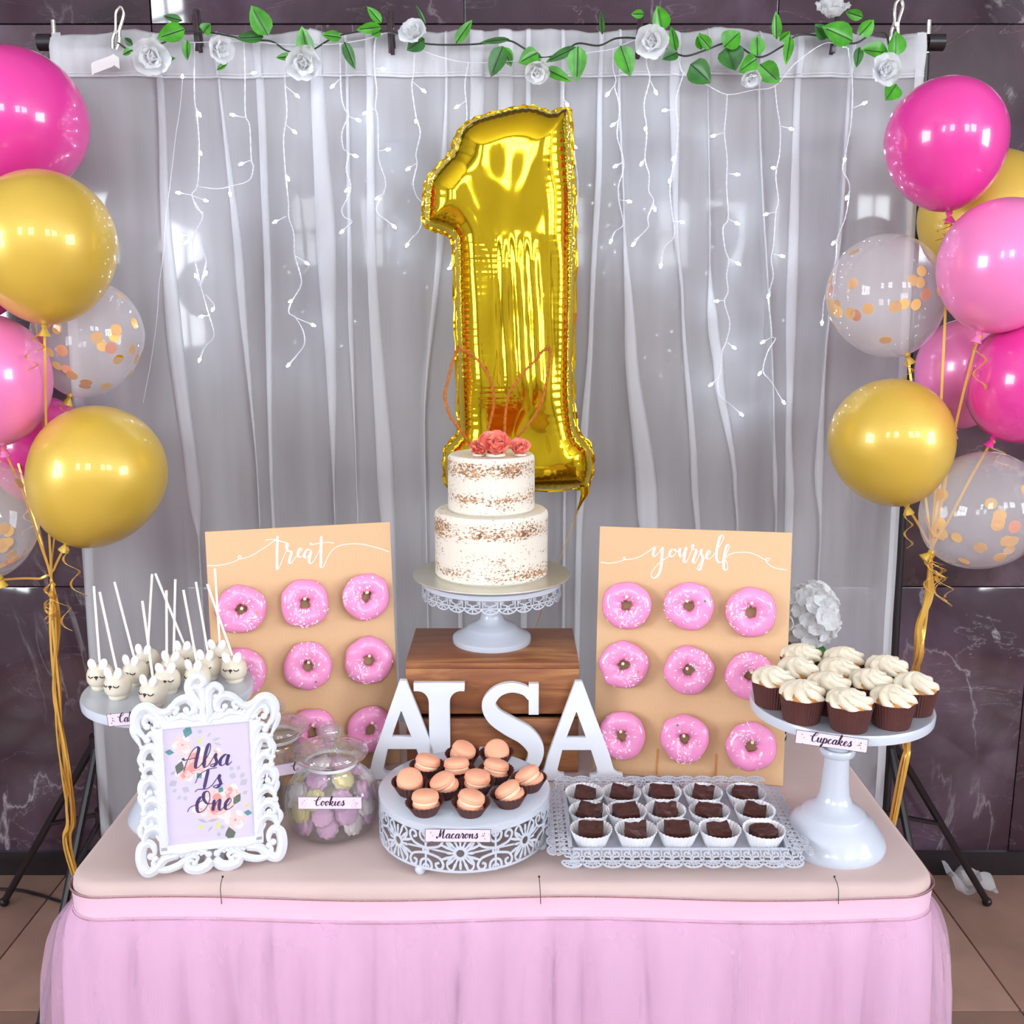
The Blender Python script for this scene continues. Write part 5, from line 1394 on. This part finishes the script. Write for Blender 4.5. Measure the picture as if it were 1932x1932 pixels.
for (zx, zy, L, wdt, ang, mi) in ((545,545,55,32,1.2,3),(405,715,38,20,-.2,3),(630,905,28,22,-.9,3),(480,840,60,30,1.2,5),(920,1095,55,26,1.0,5),(1005,1205,36,20,-.2,3),(865,1380,62,36,-1.4,5),(795,1020,28,20,1.,3),(640,620,34,14,.9,6),(770,1310,40,16,1.0,6),(640,1325,36,14,.1,6),(765,605,40,10,.2,4),(775,645,40,9,-.4,4),(710,570,24,9,.9,4),(890,905,30,26,1.2,4),(965,900,30,16,1.0,4),(975,955,40,24,.6,4),(935,840,22,14,1.2,4),(525,1020,30,26,1.,4),(430,970,36,24,.5,4),(440,1030,22,12,.6,4),(475,1085,24,14,.9,4),(430,885,26,12,.5,4),(520,1090,20,16,1.1,4),(650,1275,46,11,-.5,4),(730,1270,50,10,.1,4),(710,1340,34,10,.8,4),(805,1325,18,16,1.,4),(775,1385,18,16,0,4),(1000,1145,30,12,.8,6),(985,1040,26,14,.5,4),(640,545,20,18,1,4),(880,845,20,16,1,4)):
    x, y = cxy(zx, zy); blob(pr, x, y, L * .000185, wdt * .000185 * 1.2, ang, fnp, .00012, 12, mi, leaf=True)
obj('printed_flowers', pr, [M[k] for k in Pm], card, smooth=False)
wd = MB()
for txt, zx, zy, zx2, xh in (('Alsa', 535, 862, 872, 92), ('Is', 610, 1030, 800, 92), ('One', 590, 1222, 880, 92)):
    x, y = cxy(zx, zy); x2, _ = cxy(zx2, zy)
    word(wd, txt, x, y + .002, xh * .000185 * .95, lambda u, v, h: V((u, .0005 - .0002 - h, v)), .08, .30, .0002, width=x2 - x)
obj('lettering', wd, M['ink'], card, smooth=False)
pf.scale = (.98, .98, .98)
gl_ = obj('glass', MB().box((0, -.0012, cz0 + chei / 2), (cwid - .002, .0006, chei - .002)), M['frameglass'], pf, smooth=False)

# ================================================================== GLASS JARS
def jar(c, lab):
    t = thing('glass_jar', lab, 'jar', c)
    NR = 34
    def rib(a, i, z): return 1 + .042 * (abs(math.cos(a * NR / 2)) - .5) * min(1, max(0, (z - .004) / .02)) * min(1, max(0, (.104 - z) / .012))
    outp = [(.0005, .0015), (.045, .0005), (.053, .003), (.0615, .010), (.0685, .022), (.0725, .038), (.0735, .055), (.0715, .070), (.0655, .084), (.0560, .095), (.0475, .102), (.0435, .107), (.0425, .113), (.0435, .118), (.0440, .119)]
    inp = [(.0415, .119), (.0400, .112), (.0410, .106), (.0450, .1), (.0535, .0925), (.0630, .0815), (.0688, .068), (.0705, .055), (.0695, .039), (.0655, .024), (.0585, .0125), (.050, .0075), (.0005, .0065)]
    obj('body', MB().lathe(outp + inp, NR * 8, rf=rib), M['glass'], t, angle=180)
    lp = [(.0400, .119), (.0405, .1225), (.048, .1235), (.0560, .127), (.0585, .1315), (.0570, .1365), (.0490, .1415), (.0380, .1455), (.0250, .1490), (.0130, .1515), (.0105, .154)]
    obj('lid', MB().lathe(lp + [(.009, .150), (.02, .146), (.036, .142), (.047, .138), (.052, .133), (.05, .128), (.037, .1255), (.0005, .1250)], 72), M['glass'], t, angle=180)
    kn = [(.0100, .1525), (.0125, .156), (.0185, .1600), (.0205, .1655), (.0195, .1720), (.0155, .1775), (.0090, .181), (.0005, .1822)]
    obj('knob', MB().lathe(kn, 48, rf=lambda a, i, z: 1 + .07 * math.cos(a * 8)).lathe([(.0092, .154), (.014, .1605), (.016, .166), (.012, .174), (.0005, .178)], 32), M['glass'], t, angle=180)
    obj('seal', MB().lathe([(.0412, .1130), (.0418, .1155), (.0412, .118), (.0398, .118), (.0395, .1135)], 48), M['candy'], t)
    return t
J1, J2 = V((-.2844, 1.507, T)), V((-.397, 1.607, T))
jar(J1, 'ribbed glass jar full of pastel cookies, right of the photo frame')
jar(J2, 'ribbed glass jar of golden treats, half hidden behind the frame')
def cookie_mesh(m, seed):
    rr = random.Random(seed)
    p = MB().lathe([(.0005, 0), (.017, 0), (.0195, .003), (.0195, .006), (.016, .0085), (.0145, .009), (.017, .0105), (.0185, .0135), (.016, .017), (.0005, .018)], 40, rf=lambda a, i, z: 1 + .06 * math.cos(a * 10))
    return p.mesh('cookie', m, angle=180)
CK = {k: cookie_mesh(M[k], 1) for k in ('lilac', 'lemon', 'wcookie')}
CKN = {'lilac': 'lilac fluted', 'lemon': 'lemon yellow fluted', 'wcookie': 'white fluted'}
k = 0
for lay, (z, rr_, cnt, kk) in enumerate(((.0205, .044, 8, 1), (.009, .006, 1, 0), (.043, .050, 9, 1), (.034, .012, 1, 0), (.066, .047, 8, 1), (.057, .012, 1, 0), (.086, .030, 5, 1), (.099, .012, 2, 1))):
    for q in range(cnt):
        a = 2 * PI * q / cnt + lay * .9
        typ = ('lilac', 'lilac', 'lemon', 'wcookie', 'lilac', 'wcookie')[(k * 5 + lay) % 6]
        tilt = R(70) if kk else R(10)
        if lay >= 6: tilt = R(35)
        p = J1 + V((math.cos(a) * rr_, math.sin(a) * rr_, z + (.006 if kk else 0)))
        o = obj('cookie', CK[typ], None, loc=p, rot=(Matrix.Rotation(a + rnd.uniform(-.4, .4), 4, 'Z') @ Matrix.Rotation(tilt + rnd.uniform(-.2, .2), 4, 'Y')).to_euler())
        o.scale = (.88, .88, .88)
        tag(o, '%s cookie in the front glass jar' % CKN[typ], 'cookie', '%s cookies in the front jar' % CKN[typ]); k += 1
bk = MB().box((0, 0, 0), (.03, .012, .024), .003).mesh('treat', M['bcookie'])
for q in range(14):
    a = q * 2.4; lay = q // 5
    o = obj('treat', bk, None, loc=J2 + V((math.cos(a) * .036, math.sin(a) * .036, .026 + lay * .024)), rot=(rnd.uniform(-.3, .3), rnd.uniform(-.4, .4), a))
    tag(o, 'golden brown treat inside the jar behind the frame', 'treat', 'golden treats in the back jar')

# ================================================================== FILIGREE MACARON STAND
QX, QY, QR = -.0743, 1.4875, .1315
ms = thing('cake_stand', 'low round white stand with pierced filigree sides under the macarons', 'cake stand', (QX, QY, T))
obj('top_plate', MB().lathe([(0, .078), (QR - .001, .078), (QR + .0012, .080), (QR + .0012, .083), (QR - .002, .0852), (0, .0846)], 96), M['white'], ms)
fl = MB(); fn = cyl_fn(QR, .0); NMo = 8; pw = 2 * PI * QR / NMo; th = .0014
full = [(2 * PI * QR * k / 120, 0) for k in range(121)]
fl.strip([(u, .0765) for u, v in full], .0075, fn, th); fl.strip([(u, .0150) for u, v in full], .0036, fn, th)
for k in range(NMo):
    u0 = k * pw; zc = .0440
    ring_stroke(fl, u0, zc, .0078, .0038, fn, th, 18)
    for j in range(16):
        a = 2 * PI * j / 16; r1, r2 = .0090, .0275 + (.002 if j % 2 else -.002)
        if abs(math.sin(a)) < .30 : r2 = .020
        q = [(u0 + r_ * math.cos(a), zc + r_ * math.sin(a)) for r_ in (r1, r1 + (r2 - r1) * .3, r1 + (r2 - r1) * .55, r2)]
        fl.strip(q, [.0040, .0024, .0044, .0030], fn, th)
    for sx in (-1, 1):
        for sz in (-1, 1):
            f = lambda pts: [(u0 + sx * a, zc + sz * b) for a, b in pts]
            q = cr([(a, b, 0) for a, b in f([(.0495, .0040), (.040, .0060), (.0300, .0100), (.0250, .0190), (.0280, .0260), (.0345, .0255), (.0360, .0190), (.0310, .0170)])], 5)
            fl.strip([(p.x, p.y) for p in q], .0036, fn, th)
            q = cr([(a, b, 0) for a, b in f([(.0505, .0290), (.0430, .0270), (.0440, .0180), (.0500, .0130)])], 5)
            fl.strip([(p.x, p.y) for p in q], .0036, fn, th)
            q = cr([(a, b, 0) for a, b in f([(.0115, .0285), (.0180, .0240), (.0190, .0150), (.0125, .0070), (.0085, .003)])], 5)
            fl.strip([(p.x, p.y) for p in q], .0030, fn, th)
    for zz_ in (.018, .044, .070): ring_stroke(fl, u0 + pw / 2, zz_, .0042, .0032, fn, th, 10)
    fl.strip([(u0 + pw / 2, .016), (u0 + pw / 2, .074)], .0030, fn, th)
    fl.strip([(u0 + .014, zc), (u0 + pw - .014, zc)], .0030, fn, th)
obj('filigree_side', fl, M['white'], ms, smooth=False)
for a in (-118, -20, 70, 160):
    x, y = QR * .97 * math.cos(R(a)), QR * .97 * math.sin(R(a))
    obj('ball_foot', MB().ball((x, y, .0082), .0082, 10).tube([(x, y, .012), (x, y, .017)], .005, 8), M['white'], ms)
# ------------------------------------------------------------------ macarons in brown paper cases
def case_mesh(rb, rt, h, NP, m, nm, depth=.03):
    zig = lambda a, i, z: 1 + (0 if i == 0 else depth * (1 if int(round(a / (2 * PI) * NP * 2)) % 2 else -1))
    return MB().lathe([(.0005, .0004), (rb * .98, .0002), (rb + (rt - rb) * .35, h * .38), (rb + (rt - rb) * .72, h * .75), (rt, h)], NP * 2, rf=zig).mesh(nm, m, angle=15)
mcase = case_mesh(.0165, .0285, .0200, 26, M['case'], 'paper_case', .035)
def shell_mesh():
    ruff = lambda a, i, z: 1 + (.035 * mnoise.noise(V((math.cos(a) * 7, math.sin(a) * 7, 3))) if i in (1, 2) else 0)
    return MB().lathe([(.0005, 0), (.0190, 0), (.0203, .0014), (.0202, .0030), (.0194, .0036), (.0198, .0050), (.0188, .0084), (.0160, .0108), (.0110, .0124), (.0005, .0130)], 40, rf=ruff).mesh('shell', M['shell'])
sh = shell_mesh()
fil = MB().lathe([(.0005, -.0032), (.0175, -.0032), (.0188, 0), (.0175, .0032), (.0005, .0032)], 30, rf=lambda a, i, z: 1 + .04 * mnoise.noise(V((math.cos(a) * 6, math.sin(a) * 6, z)))).mesh('filling', M['filling'])
MAC = [(773,1497,(.55,.1),'face-up macaron at the left edge of the stand'),(806,1464,(-.05,.28),'macaron at the back left, behind the face-up one'),(873,1441,(.15,.42),'tilted macaron at the back, left of the S'),(937,1440,(.75,.0),'face-up macaron farthest back at the right'),(862,1470,(-.15,-.06),'macaron at the middle, second row from the back'),(935,1473,(-.12,.25),'macaron right of the middle, second row from the back'),(998,1489,(-.05,-.55),'tilted macaron at the right edge of the stand'),(838,1502,(.0,-.45),'macaron left of the middle, leaning to the left'),(900,1496,(.05,.12),'macaron at the middle of the third row'),(961,1519,(-.1,-.55),'macaron at the front right, leaning hard left'),(803,1534,(-.1,.03),'macaron at the front left, above the name card'),(888,1535,(-.02,.26),'macaron nearest the front, above the name card')]
ZM = T + .0852
pos = relax([on_z(x, y, ZM) for x, y, r_, l in MAC], (QX, QY, ZM), QR - .022, .0475)
for i, (x, y, (rx_, ry_), lab) in enumerate(MAC):
    p = pos[i]; p.z = ZM
    tag(obj('paper_case', mcase, None, loc=p, rot=(rnd.uniform(-.05, .05), rnd.uniform(-.05, .05), rnd.uniform(0, 6))), 'brown pleated paper case under the ' + lab.replace('face-up ', '', 1), 'paper case', 'brown paper cases of the macarons')
    t = thing('macaron', 'peach ' + lab, 'macaron', p + V((0, 0, .0190)), (0, 0, 0), 'peach macarons on the filigree stand')
    t.rotation_euler = (rx_, ry_, rnd.uniform(-.3, .3))
    obj('shell', sh, None, t, loc=(0, 0, .0030)); obj('shell', sh, None, t, loc=(.001, 0, -.0030), rot=(PI, 0, 0)); obj('filling', fil, None, t)

# ================================================================== LACE TRAY WITH BROWNIES
RX0, RX1, RY0, RY1, RZ = .0880, .4065, 1.386, 1.572, .022
rcx, rcy = (RX0 + RX1) / 2, (RY0 + RY1) / 2; rw, rd = RX1 - RX0, RY1 - RY0
tr = thing('lace_tray', 'rectangular white tray with flared pierced lace border and ball feet', 'tray', (rcx, rcy, T))
wall = MB().box((0, 0, RZ - .001), (rw, rd, .002))
obj('tray_floor', wall, M['lace'], tr, smooth=False)
ws = MB()
for s in (-1, 1):
    ws.box((0, s * (rd / 2), RZ + .006), (rw, .0016, .013)); ws.box((s * (rw / 2), 0, RZ + .006), (.0016, rd, .013))
    ws.box((0, s * (rd / 2 + .0015), RZ + .0128), (rw + .006, .005, .0014)); ws.box((s * (rw / 2 + .0015), 0, RZ + .0128), (.005, rd + .006, .0014))
obj('tray_wall', ws, M['lace'], tr, smooth=False)
def lace_side(L, nmo, place):
    mb = MB(); pw_ = L / nmo; t_ = .0011
    mb.strip([(-L / 2, .0012), (L / 2, .0012)], .0026, place, t_)
    for k in range(nmo):
        u = -L / 2 + (k + .5) * pw_
        q = [(u + pw_ * .52 * math.cos(PI * j / 10), .0225 + .0105 * math.sin(PI * j / 10)) for j in range(11)]
        mb.strip(q, .0026, place, t_)
        q = [(u + pw_ * .34 * math.cos(PI * j / 8), .0215 + .0060 * math.sin(PI * j / 8)) for j in range(9)]
        mb.strip(q, .0019, place, t_)
        mb.strip([(u - pw_ / 2, .0215), (u + pw_ / 2, .0215)], .0021, place, t_)
        for j in range(5):
            a = PI * (j + 1) / 6
            mb.strip([(u + .002 * math.cos(a), .0225), (u + pw_ * .46 * math.cos(a), .0225 + .0095 * math.sin(a))], .0016, place, t_)
        for s in (-1, 1):
            q = cr([(u + s * a, b, 0) for a, b in ((.0006, .0200), (.0030, .0150), (.0088, .0140), (.0105, .0095), (.0072, .0065), (.0042, .0085), (.0055, .0108))], 3)
            mb.strip([(p.x, p.y) for p in q], .0023, place, t_)
            q = cr([(u + s * a, b, 0) for a, b in ((.0004, .0015), (.0030, .0050), (.0020, .0105), (.0004, .0150))], 3)
            mb.strip([(p.x, p.y) for p in q], .0019, place, t_)
        ring_stroke(mb, u + pw_ / 2, .0165, .0030, .0019, place, t_, 8)
        mb.strip([(u + pw_ / 2, .0), (u + pw_ / 2, .0135)], .0019, place, t_)
    return mb
zl = RZ + .0135
def flare(nx_, ny_, ox, oy, tilt):
    """lace running along one side, spreading outward along (nx, ny) and tilted from horizontal by tilt"""
    tx, ty = -ny_, nx_
    c_, s_ = math.cos(tilt), math.sin(tilt)
    return lambda u, v, h: V((ox + tx * u + nx_ * (v * c_ - h * s_), oy + ty * u + ny_ * (v * c_ - h * s_), zl + v * s_ + h * c_))
obj('lace_border', lace_side(rw + .03, 12, flare(0, -1, 0, -rd / 2 - .003, R(-22))), M['lace'], tr, smooth=False)
obj('lace_border', lace_side(rw + .03, 12, flare(0, 1, 0, rd / 2 + .003, R(12))), M['lace'], tr, smooth=False)
obj('lace_border', lace_side(rd + .03, 8, flare(-1, 0, -rw / 2 - .003, 0, R(-6))), M['lace'], tr, smooth=False)
obj('lace_border', lace_side(rd + .03, 8, flare(1, 0, rw / 2 + .003, 0, R(-6))), M['lace'], tr, smooth=False)
for sx in (-1, 1):
    for sy in (-1, 1):
        obj('ball_foot', MB().ball((sx * (rw / 2 - .008), sy * (rd / 2 - .006), .0075), .0075, 9).tube([(sx * (rw / 2 - .008), sy * (rd / 2 - .006), .011), (sx * (rw / 2 - .008), sy * (rd / 2 - .006), .021)], .0045, 8), M['white'], tr)
wcase = case_mesh(.0215, .0315, .027, 30, M['wcase'], 'paper_case', .028)
def brownie_mesh(seed):
    bm = bmesh.new(); bmesh.ops.create_cube(bm, size=1)
    bmesh.ops.subdivide_edges(bm, edges=bm.edges[:], cuts=5, use_grid_fill=True)
    rr = random.Random(seed); sx, sy, sz = .034 + rr.uniform(-.003, .004), .030, .022 + rr.uniform(-.002, .006)
    for v in bm.verts:
        p = v.co; c = V((p.x * sx, p.y * sy, p.z * sz))
        n = mnoise.noise_vector(c * 110 + V((seed * 5, 0, 0))); c += n * .0016
        if p.z > .45: c.z += .0035 * mnoise.noise(c * 70 + V((0, seed, 0))) + (.004 if (seed % 4 == 1 and p.x > .2 and p.y > 0) else 0)
        v.co = c
    me = bpy.data.meshes.new('brownie'); bm.to_mesh(me); bm.free(); me.materials.append(M['brownie']); return me
BM_ = [brownie_mesh(s) for s in range(6)]
ROWS = [([1115, 1199, 1278, 1357, 1440], 1.4195, 'front'), ([1111, 1181, 1255, 1337, 1423], 1.480, 'middle'), ([1103, 1172, 1248, 1325, 1406], 1.541, 'back')]
NTH = ['first', 'second', 'third', 'fourth', 'last']
for ri, (xs, y, rn) in enumerate(ROWS):
    for ci, x in enumerate(xs):
        py_ = 1600
        dpt = y * CP + (CAMH - T - RZ) * SP
        p = V(((x - 966) / F * dpt, y + rnd.uniform(-.002, .002), T + RZ + .0002))
        tag(obj('paper_case', wcase, None, loc=p, rot=(0, 0, rnd.uniform(0, 6))), 'white pleated paper case, %s from the left in the %s row of brownies' % (NTH[ci], rn), 'paper case', 'white paper cases on the lace tray')
        o = obj('brownie', BM_[(ri * 5 + ci) % 6], None, loc=p + V((0, .001, .0165)), rot=(rnd.uniform(-.1, .25), rnd.uniform(-.15, .15), rnd.uniform(-.35, .35)))
        tag(o, 'dark brownie, %s from the left in the %s row of the tray' % (NTH[ci], rn), 'brownie', 'brownies on the lace tray')

# ================================================================== NAME CARDS
cA = on_y(568, 1397, UY - .1405)
cdir = 0.0
def card_at(px0, py0, px1, py1, Y0, Y1, text, lab, lean_=R(4)):
    a, b = on_y(px0, py0, Y0), on_y(px1, py1, Y1)
    c = (a + b) / 2; yaw = math.atan2(b.y - a.y, b.x - a.x); roll = math.asin((b.z - a.z) / (b - a).length)
    return label_card(text, lab, c, (-lean_, -roll, yaw), w_=(b - a).length)
card_at(1501, 1389, 1637, 1408, UY - .1215, UY - .1395, 'Cupcakes', 'pink name card reading Cupcakes on the rim of the right stand')
card_at(802, 1576, 926, 1577, QY - QR - .0035, QY - QR - .0035, 'Macarons', 'pink name card reading Macarons on the filigree stand')
card_at(562, 1515, 683, 1515, J1.y - .0765, J1.y - .0755, 'Cookies', 'pink name card reading Cookies on the front glass jar')
card_at(203, 1359, 318, 1351, PY - .1265, PY - .1375, 'Cake Pops', 'pink name card reading Cake Pops behind the frame corner')
card_at(505, 1457, 610, 1440, J2.y - .0765, J2.y - .0755, 'C', 'pink name card with a script C on the jar behind the frame')
label_card('Brownies', 'pink name card propped behind the brownie tray', V((.245, RY1 + .030, T + .034)), (-R(30), 0, 0), w_=.088)

# ================================================================== WHITE HYDRANGEA IN A STRIPED POT
HY = 1.845
pc = on_y(1452, 1400, HY)
vt = thing('flower_pot', 'black and white striped pot just behind the right donut board', 'pot', (pc.x, HY, T))
vp = [(.0005, 0), (.026, 0), (.029, .004), (.0305, .03), (.030, .06), (.027, .08), (.0275, .084), (.025, .084), (.0245, .06)]
obj('pot', MB().lathe(vp, 32), M['white'], vt)
for k in range(5):
    obj('stripe', MB().lathe([(.0302, .010 + k * .014), (.0310, .0105 + k * .014), (.0310, .0165 + k * .014), (.0302, .017 + k * .014)], 32), M['pot_b'], vt)
hc = on_y(1526, 1160, HY)
ht = thing('hydrangea', 'white hydrangea head with dark leaves beside the right donut board', 'flower', (pc.x, HY, T + .02))
ho = V((pc.x, HY, T + .02))
obj('stem', MB().tube(cr([V((0, 0, 0)), V((.006, 0, .10)), hc - ho - V((.01, 0, .05)), hc - ho], 6), .0028, 7), M['stem'], ht)
rr = random.Random(12)
def floret_mesh(r, seed):
    mb = MB()
    for k in range(4):
        p = petal_mb(r, .35, .25, .25, n=5, seed=seed + k); p.xf(Matrix.Rotation(k * PI / 2 + .2, 4, 'Z') @ Matrix.Rotation(-.25, 4, 'Y')); mb.add(p.v, p.f)
    mb.ball((0, 0, .001), .0013, 5); return mb.mesh('floret', M['petal'], angle=180)
FLM = [floret_mesh(.0165 + .0015 * s, s * 11) for s in range(4)]
for k in range(62):
    z = 1 - 2 * (k + .5) / 62; a = k * 2.39996; s = math.sqrt(1 - z * z)
    d = V((s * math.cos(a), s * math.sin(a), z))
    p = hc - ho + V((d.x * .047, d.y * .047, d.z * .056)) * rr.uniform(.86, 1.04)
    q = d.to_track_quat('Z', 'Y').to_matrix().to_4x4() @ Matrix.Rotation(rr.uniform(0, 3), 4, 'Z') @ Matrix.Rotation(rr.uniform(-.35, .35), 4, 'X')
    obj('floret', FLM[k % 4], None, ht, loc=p, rot=q.to_euler())
for (x0, y0, x1, y1) in ((1515, 1215, 1492, 1222), (1530, 1216, 1562, 1240), (1500, 1205, 1478, 1250), (1535, 1210, 1540, 1255)):
    obj('leaf', leaf_mb(on_y(x0, y0, HY) - ho, on_y(x1, y1, HY - .02) - ho, .5, .3), [M['leafdark'], M['stem']], ht, angle=60)

# ================================================================== FLOOR CABLE
pts = cr([on_z(-60, 1672, .005), on_z(0, 1677, .005), on_z(40, 1680, .005), on_z(80, 1690, .005), on_z(120, 1702, .005), on_z(200, 1712, .005)], 6)
tag(obj('power_cable', MB().tube(pts, .0042, 7), M['black']), 'black power cable lying on the brown floor at the left', 'cable')
